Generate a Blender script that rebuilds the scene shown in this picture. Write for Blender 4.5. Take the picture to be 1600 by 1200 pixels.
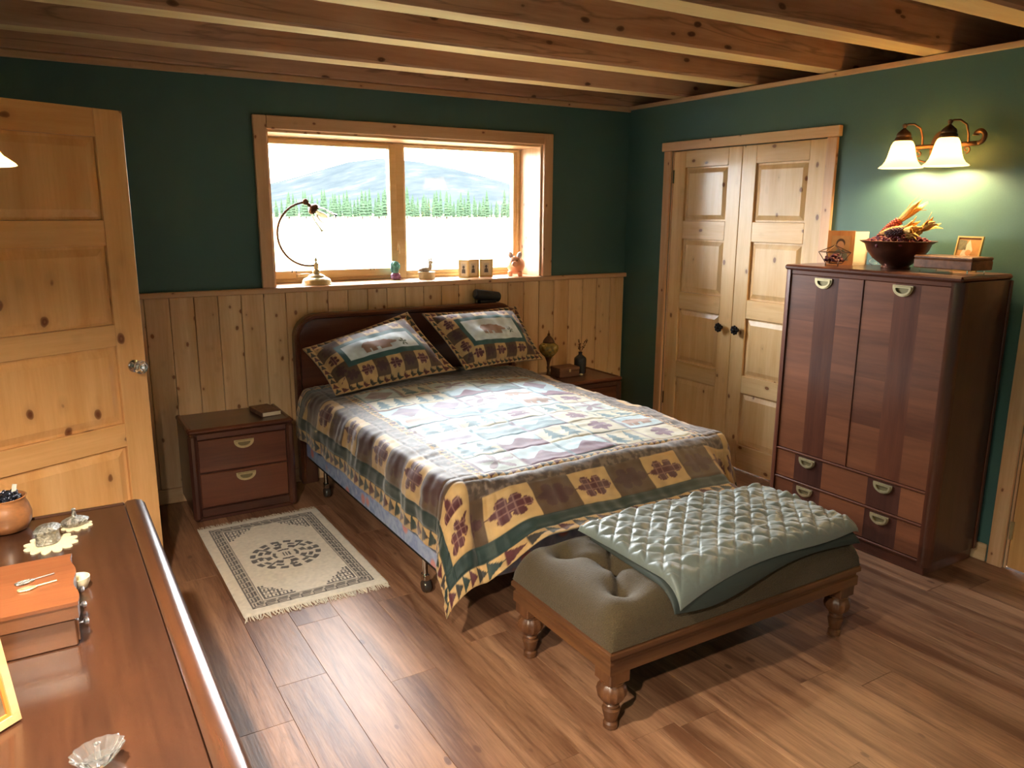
import bpy, math, random
import numpy as np
from mathutils import Vector, Matrix

random.seed(7)
rng = np.random.default_rng(11)
scene = bpy.context.scene
for o in list(bpy.data.objects):
    bpy.data.objects.remove(o)
COL = scene.collection
PI = math.pi

# ------------------------------------------------------------------ camera
CAM = (-3.8485, -4.696, 1.6621)
YAW, PITCH, ROLL, FPX = 0.546, 0.2165, 0.0059, 1222.5
fwd = Vector((math.sin(YAW) * math.cos(PITCH), math.cos(YAW) * math.cos(PITCH), -math.sin(PITCH)))
rt = Vector((math.cos(YAW), -math.sin(YAW), 0))
up = rt.cross(fwd)
rt2 = rt * math.cos(ROLL) + up * math.sin(ROLL)
up2 = -rt * math.sin(ROLL) + up * math.cos(ROLL)
cd = bpy.data.cameras.new('camera')
cam = bpy.data.objects.new('camera', cd)
COL.objects.link(cam)
m = Matrix((rt2, up2, -fwd)).transposed().to_4x4()
m.translation = CAM
cam.matrix_world = m
cd.sensor_fit = 'HORIZONTAL'
cd.sensor_width = 36
cd.lens = FPX / 1600 * 36
cd.clip_start = 0.05
cd.clip_end = 6000
scene.camera = cam

# ------------------------------------------------------------------ world, exposure
SKY = 7.4
LAMP_RIGHT, LAMP_LEFT = 2.6, 22.5
w = bpy.data.worlds.new('sky')
scene.world = w
w.use_nodes = True
bg = w.node_tree.nodes['Background']
bg.inputs[0].default_value = (0.90, 0.96, 1.0, 1)
bg.inputs[1].default_value = SKY
vs = scene.view_settings
vs.view_transform = 'Standard'
vs.look = 'None'
vs.gamma = 1
vs.exposure = 2.95
vs.use_curve_mapping = False


def daylight_portal(loc, rot, sx, sy):
    l = bpy.data.lights.new('window_portal', 'AREA')
    l.shape = 'RECTANGLE'
    l.size, l.size_y = sx, sy
    l.cycles.is_portal = True
    o = bpy.data.objects.new('window_portal', l)
    o.location = loc
    o.rotation_euler = rot
    COL.objects.link(o)


daylight_portal((-1.70, 0.36, 1.68), (-PI / 2, 0, 0), 1.95, 0.95)


# ------------------------------------------------------------------ materials
def C(r, g, b):
    f = lambda v: ((v / 255 + .055) / 1.055) ** 2.4 if v / 255 > .04045 else v / 255 / 12.92
    return (f(r), f(g), f(b), 1)


def new_mat(name):
    mt = bpy.data.materials.new(name)
    mt.use_nodes = True
    nt = mt.node_tree
    b = nt.nodes['Principled BSDF']
    return mt, nt, b


def nd(nt, typ, **kw):
    n = nt.nodes.new(typ)
    for k, v in kw.items():
        if k.startswith('i_'):
            n.inputs[k[2:].replace('_', ' ')].default_value = v
        else:
            setattr(n, k, v)
    return n


def ramp(nt, stops, interp='LINEAR'):
    n = nt.nodes.new('ShaderNodeValToRGB')
    cr = n.color_ramp
    cr.interpolation = interp
    while len(cr.elements) < len(stops):
        cr.elements.new(0.5)
    for e, (p, c) in zip(cr.elements, stops):
        e.position = p
        e.color = c
    return n


def plain(name, col, rough=.5, metal=0, spec=.5, bump=0, bscale=60, var=0, coat=0, trans=0, ior=1.45, sheen=0, emit=None, estr=0):
    mt, nt, b = new_mat(name)
    b.inputs['Base Color'].default_value = col
    b.inputs['Roughness'].default_value = rough
    b.inputs['Metallic'].default_value = metal
    b.inputs['Specular IOR Level'].default_value = spec
    b.inputs['Coat Weight'].default_value = coat
    b.inputs['Transmission Weight'].default_value = trans
    b.inputs['IOR'].default_value = ior
    b.inputs['Sheen Weight'].default_value = sheen
    if emit:
        b.inputs['Emission Color'].default_value = emit
        b.inputs['Emission Strength'].default_value = estr
    if bump or var:
        tc = nd(nt, 'ShaderNodeTexCoord')
        nz = nd(nt, 'ShaderNodeTexNoise', i_Scale=bscale, i_Detail=4.0)
        nt.links.new(tc.outputs['Object'], nz.inputs['Vector'])
        if bump:
            bp = nd(nt, 'ShaderNodeBump', i_Strength=bump, i_Distance=.01)
            nt.links.new(nz.outputs['Fac'], bp.inputs['Height'])
            nt.links.new(bp.outputs['Normal'], b.inputs['Normal'])
        if var:
            mx = ramp(nt, [(.3, tuple(c * (1 - var) for c in col[:3]) + (1,)), (.7, tuple(min(1, c * (1 + var)) for c in col[:3]) + (1,))])
            nt.links.new(nz.outputs['Fac'], mx.inputs[0])
            nt.links.new(mx.outputs[0], b.inputs['Base Color'])
    return mt


def wood(name, light, dark, axis='Z', rough=.4, knots=0, knotcol=(.10, .035, .012, 1), coat=0, grain=1.0, across=9, rand=.12, bump=.15, cracks=0, spec=.5, kscale=(7.0, 2.4)):
    mt, nt, b = new_mat(name)
    L = nt.links.new
    tc = nd(nt, 'ShaderNodeTexCoord')
    oi = nd(nt, 'ShaderNodeObjectInfo')
    off = nd(nt, 'ShaderNodeVectorMath', operation='SCALE')
    off.inputs[0].default_value = (37.1, 71.7, 53.3)
    L(oi.outputs['Random'], off.inputs['Scale'])
    add = nd(nt, 'ShaderNodeVectorMath', operation='ADD')
    L(tc.outputs['Object'], add.inputs[0])
    L(off.outputs[0], add.inputs[1])
    mp = nd(nt, 'ShaderNodeMapping')
    k = .07
    mp.inputs['Scale'].default_value = {'X': (k, 1, 1), 'Y': (1, k, 1), 'Z': (1, 1, k)}[axis]
    L(add.outputs[0], mp.inputs['Vector'])
    n1 = nd(nt, 'ShaderNodeTexNoise', i_Scale=float(across), i_Detail=3.0, i_Distortion=.6)
    L(mp.outputs[0], n1.inputs['Vector'])
    n2 = nd(nt, 'ShaderNodeTexNoise', i_Scale=float(across * 9), i_Detail=4.0, i_Roughness=.65)
    L(mp.outputs[0], n2.inputs['Vector'])
    mixf = nd(nt, 'ShaderNodeMath', operation='MULTIPLY_ADD')
    L(n2.outputs['Fac'], mixf.inputs[0])
    mixf.inputs[1].default_value = .45 * grain
    m2 = nd(nt, 'ShaderNodeMath', operation='MULTIPLY')
    L(n1.outputs['Fac'], m2.inputs[0])
    m2.inputs[1].default_value = 1.0
    L(m2.outputs[0], mixf.inputs[2])
    rp = ramp(nt, [(.50, light), (.95, dark)])
    L(mixf.outputs[0], rp.inputs[0])
    col = rp.outputs[0]
    if rand:
        hs = nd(nt, 'ShaderNodeHueSaturation')
        mr = nd(nt, 'ShaderNodeMapRange')
        mr.inputs['To Min'].default_value = 1 - rand
        mr.inputs['To Max'].default_value = 1 + rand
        L(oi.outputs['Random'], mr.inputs['Value'])
        L(mr.outputs[0], hs.inputs['Value'])
        L(col, hs.inputs['Color'])
        col = hs.outputs[0]
    if knots:
        mk = nd(nt, 'ShaderNodeMapping')
        a, c2 = kscale
        mk.inputs['Scale'].default_value = {'X': (c2, a, a), 'Y': (a, c2, a), 'Z': (a, a, c2)}[axis]
        L(add.outputs[0], mk.inputs['Vector'])
        nw = nd(nt, 'ShaderNodeTexNoise', i_Scale=2.5, i_Detail=2.0)
        L(mk.outputs[0], nw.inputs['Vector'])
        wv = nd(nt, 'ShaderNodeVectorMath', operation='MULTIPLY_ADD')
        wv.inputs[1].default_value = (.12, .12, .12)
        L(nw.outputs['Color'], wv.inputs[0])
        L(mk.outputs[0], wv.inputs[2])
        vo = nd(nt, 'ShaderNodeTexVoronoi', i_Scale=1.0, i_Randomness=1.0)
        L(wv.outputs[0], vo.inputs['Vector'])
        kr = ramp(nt, [(0, (.8, .8, .8, 1)), (.045 * knots, (1, 1, 1, 1)), (.085 * knots, (.75, .75, .75, 1)), (.10 * knots, (.15, .15, .15, 1)), (.2 * knots, (0, 0, 0, 1))])
        L(vo.outputs['Distance'], kr.inputs[0])
        mx = nd(nt, 'ShaderNodeMix', data_type='RGBA')
        L(kr.outputs[0], mx.inputs[0])
        L(col, mx.inputs[6])
        mx.inputs[7].default_value = knotcol
        col = mx.outputs[2]
    if cracks:
        n3 = nd(nt, 'ShaderNodeTexNoise', i_Scale=float(across * .8), i_Detail=6.0, i_Distortion=1.2)
        L(mp.outputs[0], n3.inputs['Vector'])
        cr = ramp(nt, [(.485, (0, 0, 0, 1)), (.5, (cracks, cracks, cracks, 1)), (.515, (0, 0, 0, 1))])
        L(n3.outputs['Fac'], cr.inputs[0])
        mx = nd(nt, 'ShaderNodeMix', data_type='RGBA')
        L(cr.outputs[0], mx.inputs[0])
        L(col, mx.inputs[6])
        mx.inputs[7].default_value = tuple(c * .25 for c in dark[:3]) + (1,)
        col = mx.outputs[2]
    L(col, b.inputs['Base Color'])
    b.inputs['Roughness'].default_value = rough
    b.inputs['Coat Weight'].default_value = coat
    b.inputs['Coat Roughness'].default_value = .12
    b.inputs['Specular IOR Level'].default_value = spec
    if bump:
        bp = nd(nt, 'ShaderNodeBump', i_Strength=bump, i_Distance=.004)
        L(n2.outputs['Fac'], bp.inputs['Height'])
        L(bp.outputs['Normal'], b.inputs['Normal'])
    return mt


def attr_mat(name, rough=.8, bump=.3, bscale=400, sheen=0, spec=.3):
    mt, nt, b = new_mat(name)
    at = nd(nt, 'ShaderNodeAttribute', attribute_name='Col')
    nt.links.new(at.outputs['Color'], b.inputs['Base Color'])
    b.inputs['Roughness'].default_value = rough
    b.inputs['Specular IOR Level'].default_value = spec
    b.inputs['Sheen Weight'].default_value = sheen
    if bump:
        tc = nd(nt, 'ShaderNodeTexCoord')
        nz = nd(nt, 'ShaderNodeTexNoise', i_Scale=bscale, i_Detail=3.0)
        nt.links.new(tc.outputs['Object'], nz.inputs['Vector'])
        bp = nd(nt, 'ShaderNodeBump', i_Strength=bump, i_Distance=.003)
        nt.links.new(nz.outputs['Fac'], bp.inputs['Height'])
        nt.links.new(bp.outputs['Normal'], b.inputs['Normal'])
    return mt


def pane_mat(ior=1.35):
    mt = bpy.data.materials.new('window_glass')
    mt.use_nodes = True
    nt = mt.node_tree
    nt.nodes.clear()
    out = nd(nt, 'ShaderNodeOutputMaterial')
    tr = nd(nt, 'ShaderNodeBsdfTransparent')
    gl = nd(nt, 'ShaderNodeBsdfGlossy', i_Roughness=.02)
    fr = nd(nt, 'ShaderNodeFresnel', i_IOR=ior)
    mx = nd(nt, 'ShaderNodeMixShader')
    nt.links.new(fr.outputs[0], mx.inputs[0])
    nt.links.new(tr.outputs[0], mx.inputs[1])
    nt.links.new(gl.outputs[0], mx.inputs[2])
    nt.links.new(mx.outputs[0], out.inputs[0])
    return mt


def shade_mat(name, col, strength):
    mt = bpy.data.materials.new(name)
    mt.use_nodes = True
    nt = mt.node_tree
    nt.nodes.clear()
    out = nd(nt, 'ShaderNodeOutputMaterial')
    em = nd(nt, 'ShaderNodeEmission', i_Color=col, i_Strength=strength)
    tl = nd(nt, 'ShaderNodeBsdfTranslucent', i_Color=(.60, .46, .22, 1))
    df = nd(nt, 'ShaderNodeBsdfDiffuse', i_Color=(.6, .5, .3, 1))
    m1 = nd(nt, 'ShaderNodeMixShader')
    m1.inputs[0].default_value = .5
    nt.links.new(tl.outputs[0], m1.inputs[1])
    nt.links.new(df.outputs[0], m1.inputs[2])
    ad = nd(nt, 'ShaderNodeAddShader')
    nt.links.new(m1.outputs[0], ad.inputs[0])
    nt.links.new(em.outputs[0], ad.inputs[1])
    nt.links.new(ad.outputs[0], out.inputs[0])
    return mt


PINE_L, PINE_D = C(236, 202, 160), C(210, 164, 116)
DOOR_L, DOOR_D = C(238, 204, 152), C(216, 170, 112)
M = {}
for ax in 'XYZ':
    M['pine' + ax] = wood('knotty_pine_' + ax, PINE_L, PINE_D, ax, .45, knots=1.5, knotcol=C(140, 82, 46), rand=.07, kscale=(15, 10))
    M['door' + ax] = wood('door_pine_' + ax, DOOR_L, DOOR_D, ax, .38, knots=1.2, knotcol=C(130, 74, 38), rand=.06, coat=.15, kscale=(10, 6.5))
    M['ent' + ax] = wood('entry_pine_' + ax, C(234, 184, 126), C(214, 156, 94), ax, .38, knots=1.3, knotcol=C(112, 58, 26), rand=.05, coat=.15, kscale=(8, 5))
    M['trim' + ax] = wood('trim_pine_' + ax, C(230, 190, 150), C(206, 156, 114), ax, .42, knots=1.0, kscale=(14, 9), knotcol=C(130, 70, 40), rand=.05)
    M['mah' + ax] = wood('mahogany_' + ax, C(112, 64, 43), C(74, 38, 26), ax, .32, rand=.05, coat=.22, across=7, bump=.05)
    M['mahd' + ax] = wood('dark_mahogany_' + ax, C(88, 52, 41), C(60, 34, 27), ax, .3, rand=.04, coat=.3, across=7, bump=.05)
    M['wal' + ax] = wood('walnut_veneer_' + ax, C(134, 80, 51), C(88, 48, 30), ax, .36, rand=.1, coat=.18, across=5, bump=.05)
M['beamX'] = wood('beam_fir', C(216, 172, 140), C(166, 120, 92), 'X', .6, knots=1.2, knotcol=C(80, 46, 30), rand=.12, cracks=.5, across=6, kscale=(9, 4.5))
M['beam_under'] = wood('beam_sawn_face', C(248, 226, 172), C(232, 200, 142), 'X', .65, knots=.4, rand=.06, across=12)
M['deck'] = wood('ceiling_deck', C(160, 116, 82), C(112, 76, 52), 'Y', .7, rand=.1)
M['plank'] = wood('floor_plank', C(178, 134, 102), C(112, 74, 52), 'Y', .42, knots=.9, knotcol=C(104, 68, 50), rand=.10, cracks=.3, across=10, spec=.6, kscale=(8, 4), grain=1.3)
M['subfloor'] = plain('floor_joint', C(50, 34, 26), .8)
M['green'] = plain('green_wall_paint', C(72, 106, 101), .55, bump=.06, bscale=180, var=.03)
M['white_ext'] = plain('outside_wall', C(200, 195, 185), .8)
M['cream_frame'] = wood('window_frame_wood', C(222, 190, 140), C(200, 164, 112), 'X', .45, rand=.03)
M['pane'] = pane_mat()
M['brass'] = plain('aged_brass', C(206, 190, 148), .35, .7, var=.1, bscale=40)
M['brass_dark'] = plain('dark_brass_recess', C(132, 120, 88), .45, .6)
M['bronze'] = plain('dark_bronze', C(108, 80, 62), .4, .8, var=.2, bscale=50)
M['chrome'] = plain('polished_chrome', C(215, 210, 200), .12, 1)
M['iron'] = plain('black_iron', C(22, 20, 20), .45, .6)
M['glass'] = plain('clear_glass', (1, 1, 1, 1), .03, trans=1, ior=1.4)
M['crystal'] = plain('cut_crystal', (1, 1, 1, 1), .03, trans=.94, ior=1.5)
M['shade'] = shade_mat('frosted_lamp_shade', (1, .76, .32, 1), .22)
M['thin_glass'] = pane_mat(1.12)
M['paper'] = plain('paper', C(225, 212, 185), .8)


# ------------------------------------------------------------------ mesh helpers
class MB:
    def __init__(self):
        self.v, self.f = [], []

    def add(self, vs, fs):
        n = len(self.v)
        self.v += [tuple(map(float, p)) for p in vs]
        self.f += [tuple(i + n for i in q) for q in fs]
        return self

    def box(self, x0, x1, y0, y1, z0, z1, b=0.0):
        x0, x1 = min(x0, x1), max(x0, x1)
        y0, y1 = min(y0, y1), max(y0, y1)
        z0, z1 = min(z0, z1), max(z0, z1)
        b = min(b, (x1 - x0) * .45, (y1 - y0) * .45, (z1 - z0) * .45)
        if b <= 0:
            vs = [(x, y, z) for z in (z0, z1) for y in (y0, y1) for x in (x0, x1)]
            return self.add(vs, [(0, 2, 3, 1), (4, 5, 7, 6), (0, 1, 5, 4), (2, 6, 7, 3), (0, 4, 6, 2), (1, 3, 7, 5)])
        c = Vector(((x0 + x1) / 2, (y0 + y1) / 2, (z0 + z1) / 2))
        h = ((x1 - x0) / 2, (y1 - y0) / 2, (z1 - z0) / 2)
        vs, idx = [], {}
        for sx in (-1, 1):
            for sy in (-1, 1):
                for sz in (-1, 1):
                    for a in range(3):
                        p = [sx * (h[0] - b), sy * (h[1] - b), sz * (h[2] - b)]
                        p[a] = (sx, sy, sz)[a] * h[a]
                        idx[(sx, sy, sz, a)] = len(vs)
                        vs.append((c[0] + p[0], c[1] + p[1], c[2] + p[2]))
        fs = []

        def face(ids):
            pts = [Vector(vs[i]) for i in ids]
            n = (pts[1] - pts[0]).cross(pts[2] - pts[0])
            mid = sum(pts, Vector()) / len(pts)
            fs.append(tuple(ids) if n.dot(mid - c) > 0 else tuple(reversed(ids)))
        for a in range(3):
            o1, o2 = [k for k in range(3) if k != a]
            for s in (-1, 1):
                q = []
                for s1, s2 in ((-1, -1), (1, -1), (1, 1), (-1, 1)):
                    sg = [0, 0, 0]
                    sg[a], sg[o1], sg[o2] = s, s1, s2
                    q.append(idx[(*sg, a)])
                face(q)
            for s1 in (-1, 1):
                for s2 in (-1, 1):
                    q = []
                    for s, aa in ((-1, o1), (1, o1), (1, o2), (-1, o2)):
                        sg = [0, 0, 0]
                        sg[a], sg[o1], sg[o2] = s, s1, s2
                        q.append(idx[(*sg, aa)])
                    face(q)
        for sx in (-1, 1):
            for sy in (-1, 1):
                for sz in (-1, 1):
                    face([idx[(sx, sy, sz, a)] for a in range(3)])
        return self.add(vs, fs)

    def lathe(self, prof, n=24, c=(0, 0, 0), mat=None, flute=None, cap=True):
        vs, fs = [], []
        for i, (r, z) in enumerate(prof):
            for k in range(n):
                a = 2 * PI * k / n
                rr = r * (flute(a, z) if flute else 1)
                p = Vector((rr * math.cos(a), rr * math.sin(a), z))
                if mat:
                    p = mat @ p
                vs.append((p[0] + c[0], p[1] + c[1], p[2] + c[2]))
        for i in range(len(prof) - 1):
            for k in range(n):
                fs.append((i * n + k, i * n + (k + 1) % n, (i + 1) * n + (k + 1) % n, (i + 1) * n + k))
        if cap:
            if prof[0][0] > 1e-5:
                fs.append(tuple(reversed(range(n))))
            if prof[-1][0] > 1e-5:
                fs.append(tuple(range((len(prof) - 1) * n, len(prof) * n)))
        return self.add(vs, fs)

    def tube(self, pts, r, n=8):
        pts = [Vector(p) for p in pts]
        rs = r if isinstance(r, (list, tuple)) else [r] * len(pts)
        vs, fs = [], []
        prev = None
        for i, p in enumerate(pts):
            t = (pts[min(i + 1, len(pts) - 1)] - pts[max(i - 1, 0)]).normalized()
            if prev is None:
                u = t.orthogonal().normalized()
            else:
                u = (prev - t * prev.dot(t))
                u = u.normalized() if u.length > 1e-6 else t.orthogonal().normalized()
            prev = u
            v = t.cross(u)
            for k in range(n):
                a = 2 * PI * k / n
                vs.append(p + (u * math.cos(a) + v * math.sin(a)) * rs[i])
        for i in range(len(pts) - 1):
            for k in range(n):
                fs.append((i * n + k, i * n + (k + 1) % n, (i + 1) * n + (k + 1) % n, (i + 1) * n + k))
        fs.append(tuple(reversed(range(n))))
        fs.append(tuple(range((len(pts) - 1) * n, len(pts) * n)))
        return self.add(vs, fs)

    def prism(self, pts, org, u, v, d0, d1):
        u, v, org = Vector(u), Vector(v), Vector(org)
        nn = u.cross(v)
        k = len(pts)
        vs = [org + u * a + v * b + nn * d0 for a, b in pts] + [org + u * a + v * b + nn * d1 for a, b in pts]
        fs = [tuple(reversed(range(k))), tuple(range(k, 2 * k))]
        fs += [(i, (i + 1) % k, k + (i + 1) % k, k + i) for i in range(k)]
        return self.add(vs, fs)

    def ring(self, po, pi, org, u, v, d0, d1):
        u, v, org = Vector(u), Vector(v), Vector(org)
        nn = u.cross(v)
        k = len(po)
        vs = [org + u * a + v * b + nn * d for d in (d0, d1) for P in (po, pi) for a, b in P]
        fs = []
        for i in range(k):
            j = (i + 1) % k
            fs += [(i, j, 2 * k + j, 2 * k + i), (k + j, k + i, 3 * k + i, 3 * k + j),
                   (2 * k + i, 2 * k + j, 3 * k + j, 3 * k + i), (j, i, k + i, k + j)]
        return self.add(vs, fs)

    def ellipsoid(self, c, r, n=16, k=10, mat=None):
        prof = [(math.sin(PI * i / k), -math.cos(PI * i / k)) for i in range(k + 1)]
        prof[0] = (1e-4, -1)
        prof[-1] = (1e-4, 1)
        sc = Matrix.Diagonal((r[0], r[1], r[2]))
        return self.lathe(prof, n, c, (mat @ sc) if mat else sc, cap=False)

    def build(self, name, mat, parent=None, smooth=None, col=None):
        vs = np.array(self.v, dtype=np.float64)
        ctr = (vs.min(0) + vs.max(0)) / 2
        me = bpy.data.meshes.new(name)
        me.from_pydata((vs - ctr).tolist(), [], self.f)
        return finish(name, me, mat, parent, ctr, smooth, col)


ORG = {}


def finish(name, me, mat, parent, ctr, smooth=None, col=None):
    if col is not None:
        a = me.color_attributes.new('Col', 'FLOAT_COLOR', 'POINT')
        a.data.foreach_set('color', np.asarray(col, dtype=np.float32).ravel())
    if mat:
        me.materials.append(M[mat] if isinstance(mat, str) else mat)
    if smooth:
        me.polygons.foreach_set('use_smooth', [True] * len(me.polygons))
        if smooth is not True and smooth < 180:
            me.set_sharp_from_angle(angle=math.radians(smooth))
    me.update()
    o = bpy.data.objects.new(name, me)
    COL.objects.link(o)
    place(o, parent, ctr)
    return o


def place(o, parent, ctr):
    ctr = Vector(ctr)
    if parent is not None:
        o.parent = parent
        o.location = ctr - ORG[parent.name]
    else:
        o.location = ctr
    ORG[o.name] = ctr


def thing(name, label, cat, loc=(0, 0, 0), group=None, kind=None):
    o = bpy.data.objects.new(name, None)
    o.empty_display_size = .1
    COL.objects.link(o)
    o.location = loc
    ORG[o.name] = Vector(loc)
    return tag(o, label, cat, group, kind)


def tag(o, label, cat, group=None, kind=None):
    o['label'] = label
    o['category'] = cat
    if group:
        o['group'] = group
    if kind:
        o['kind'] = kind
    return o


def spin(o, deg):
    o.rotation_euler.z = math.radians(deg)


def box(name, mat, parent, *a, b=.002, **kw):
    return MB().box(*a, b=b).build(name, mat, parent, **kw)


def grid_mesh(name, P, mat, parent=None, col=None, smooth=True, closed_back=None):
    """P: (n,m,3) numpy grid; closed_back: thickness offset grid for the reverse side"""
    n, mm, _ = P.shape
    idx = np.arange(n * mm).reshape(n, mm)
    q = np.stack([idx[:-1, :-1], idx[1:, :-1], idx[1:, 1:], idx[:-1, 1:]], -1).reshape(-1, 4)
    V = P.reshape(-1, 3)
    cc = None if col is None else np.asarray(col).reshape(-1, 4)
    if closed_back is not None:
        V = np.concatenate([V, closed_back.reshape(-1, 3)])
        q2 = (q + n * mm)[:, ::-1]
        rim = np.concatenate([idx[0, :], idx[1:, -1], idx[-1, -2::-1], idx[-2:0:-1, 0]])
        r2 = np.roll(rim, -1)
        q3 = np.stack([rim, r2, r2 + n * mm, rim + n * mm], -1)
        q = np.concatenate([q, q2, q3])
        if cc is not None:
            cc = np.concatenate([cc, cc])
    ctr = (V.min(0) + V.max(0)) / 2
    me = bpy.data.meshes.new(name)
    me.vertices.add(len(V))
    me.vertices.foreach_set('co', (V - ctr).astype(np.float32).ravel())
    me.loops.add(q.size)
    me.loops.foreach_set('vertex_index', q.astype(np.int32).ravel())
    me.polygons.add(len(q))
    me.polygons.foreach_set('loop_start', np.arange(0, q.size, 4, dtype=np.int32))
    me.update(calc_edges=True)
    return finish(name, me, mat, parent, ctr, smooth, cc)


def normals(P):
    a = np.gradient(P, axis=0)
    b = np.gradient(P, axis=1)
    n = np.cross(a, b)
    return n / (np.linalg.norm(n, axis=-1, keepdims=True) + 1e-12)


def sstep(a, b, x):
    t = np.clip((x - a) / (b - a), 0, 1)
    return t * t * (3 - 2 * t)


def spiral(c, u, v, r0, r1, a0, a1, n=20):
    c, u, v = Vector(c), Vector(u), Vector(v)
    out = []
    for i in range(n):
        t = i / (n - 1)
        a = a0 + (a1 - a0) * t
        r = r0 + (r1 - r0) * t
        out.append(c + u * (r * math.cos(a)) + v * (r * math.sin(a)))
    return out


# ================================================================== SETTING
XL, YF, ZW = -4.17, -5.4, 2.41          # left wall, wall behind the camera, wall height
# --- floor with planks
fl = tag(box('floor', 'subfloor', None, XL - .1, .1, YF - .1, .1, -.12, -.010, b=0), 'brown wood plank floor of the bedroom', 'floor', kind='structure')
PW, PL = .181, 1.24
full = None
x = XL
ci = 0
while x < -.001:
    x1 = min(x + PW, 0)
    y = YF - random.random() * PL
    while y < 0:
        ya, yb = max(y, YF), min(y + PL, 0)
        if yb - ya > .03:
            g = .0005
            if yb - ya > PL - 1e-4 and x1 - x > PW - 1e-4 and full is not None:
                o = bpy.data.objects.new('plank', full.data)
                COL.objects.link(o)
                place(o, fl, ((x + x1) / 2, (ya + yb) / 2, -.005))
            else:
                o = box('plank', 'plank', fl, x + g, x1 - g, ya + g, yb - g, -.010, 0, b=.0007)
                if yb - ya > PL - 1e-4 and x1 - x > PW - 1e-4:
                    full = o
        y += PL
    x = x1
    ci += 1

# --- window wall
WX0, WX1, WZ0, WZ1 = -2.645, -.760, 1.195, 2.115     # opening
wb = MB()
wb.box(XL - .1, WX0, 0, .40, 0, 2.75).box(WX1, .9, 0, .40, 0, 2.75)
wb.box(WX0, WX1, 0, .40, 0, WZ0).box(WX0, WX1, 0, .40, WZ1, 2.75)
wall_back = tag(wb.build('wall_back', 'green', None), 'dark green wall with the window, pine boards along its lower half', 'wall', kind='structure')
# wainscot boards
BWD = .1286
bx = -2.071 + 16 * BWD
k = 0
while bx > XL + .02:
    x0 = max(bx - BWD, XL + .001)
    x1 = min(bx, -.001)
    if x1 > x0 + .01:
        box('board', 'pineZ', wall_back, x0 + .0012, x1 - .0012, -.016, -.0005, .09, 1.185, b=.003)
    bx -= BWD
    k += 1
tb = tag(box('baseboard_back', 'pineX', None, XL, 0, -.022, -.0005, 0, .088, b=.004), 'pine baseboard under the board panelling of the window wall', 'baseboard', kind='structure')
# cap / sill
sill = MB().box(XL, -.001, -.034, -.0005, 1.186, 1.217, b=.005)
t1 = tag(sill.build('trim_1', 'trimX', None), 'pine cap rail running along the top of the board panelling', 'trim', kind='structure')
box('window_sill', 'trimX', t1, WX0, WX1, .0005, .285, 1.196, 1.217, b=.002)
# moulding under the ceiling
t2 = tag(box('trim_2', 'trimX', None, XL, 0, -.02, -.0005, 2.375, 2.412, b=.006), 'thin wooden moulding between green window wall and ceiling beams', 'trim', kind='structure')
box('rim_board', 'beamX', t2, XL, .55, -.045, -.0005, 2.413, 2.66, b=.003)

# --- window
win = thing('window_1', 'wide wooden window of two panes with deep pine reveal, looking onto a field', 'window', (-1.70, .25, WZ0), kind='structure')
cw = .072
box('casing', 'trimZ', win, WX0 - cw, WX0 + .002, -.030, -.0005, 1.218, WZ1 + cw, b=.004)
box('casing', 'trimZ', win, WX1 - .002, WX1 + cw, -.030, -.0005, 1.218, WZ1 + cw, b=.004)
box('casing', 'trimX', win, WX0 + .003, WX1 - .003, -.030, -.0005, WZ1 - .002, WZ1 + cw, b=.004)
box('jamb', 'pineZ', win, WX0 + .0005, WX0 + .016, .0005, .285, 1.218, WZ1 - .001, b=.001)
box('jamb', 'pineZ', win, WX1 - .016, WX1 - .0005, .0005, .285, 1.218, WZ1 - .001, b=.001)
box('jamb', 'pineX', win, WX0 + .017, WX1 - .017, .0005, .285, WZ1 - .016, WZ1 - .0005, b=.001)
fx0, fx1, fz0, fz1 = WX0 + .017, WX1 - .017, 1.2175, WZ1 - .017
fy0, fy1 = .255, .34


def frame_rect(nm, mat, par, x0, x1, z0, z1, y0, y1, l, r, bt, tp):
    f = MB().box(x0, x0 + l, y0, y1, z0, z1, b=.004).box(x1 - r, x1, y0, y1, z0, z1, b=.004)
    f.box(x0 + l - .001, x1 - r + .001, y0, y1, z0, z0 + bt, b=.004).box(x0 + l - .001, x1 - r + .001, y0, y1, z1 - tp, z1, b=.004)
    return f.build(nm, mat, par)


frame_rect('frame', 'cream_frame', win, fx0, fx1, fz0, fz1, .262, .35, .022, .022, .024, .016)
box('mullion', 'cream_frame', win, -1.765, -1.685, .258, .35, fz0, fz1, b=.004)
s1 = frame_rect('sash', 'cream_frame', win, fx0 + .018, -1.745, fz0 + .022, fz1 - .012, .250, .31, .045, .045, .052, .028)
s2 = frame_rect('sash', 'cream_frame', win, -1.70, fx1 - .018, fz0 + .022, fz1 - .008, .275, .33, .03, .03, .028, .016)
box('pane', 'pane', s1, -2.57, -1.785, .290, .294, 1.285, 2.072, b=0)
box('pane', 'pane', s2, -1.675, -.808, .298, .302, 1.262, 2.092, b=0)
lv = MB().box(-1.752, -1.732, .232, .262, 1.40, 1.47, b=.004)
lv.tube([(-1.742, .235, 1.46), (-1.742, .222, 1.44), (-1.742, .220, 1.385)], .006)
lv.build('latch', 'cream_frame', win)
for cx in (-2.45, -1.93):
    MB().tube([(cx - .013, .248, 1.282), (cx - .013, .248, 1.315), (cx + .013, .248, 1.315), (cx + .013, .248, 1.282)], .0022).build('sash_clip', 'iron', s1)
cb = MB().box(-2.44, -2.34, .222, .25, 1.25, 1.275, b=.006)
cb.tube([(-2.42, .222, 1.268), (-2.38, .200, 1.272), (-2.35, .205, 1.262)], .006).build('crank_handle', 'cream_frame', win)

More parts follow.
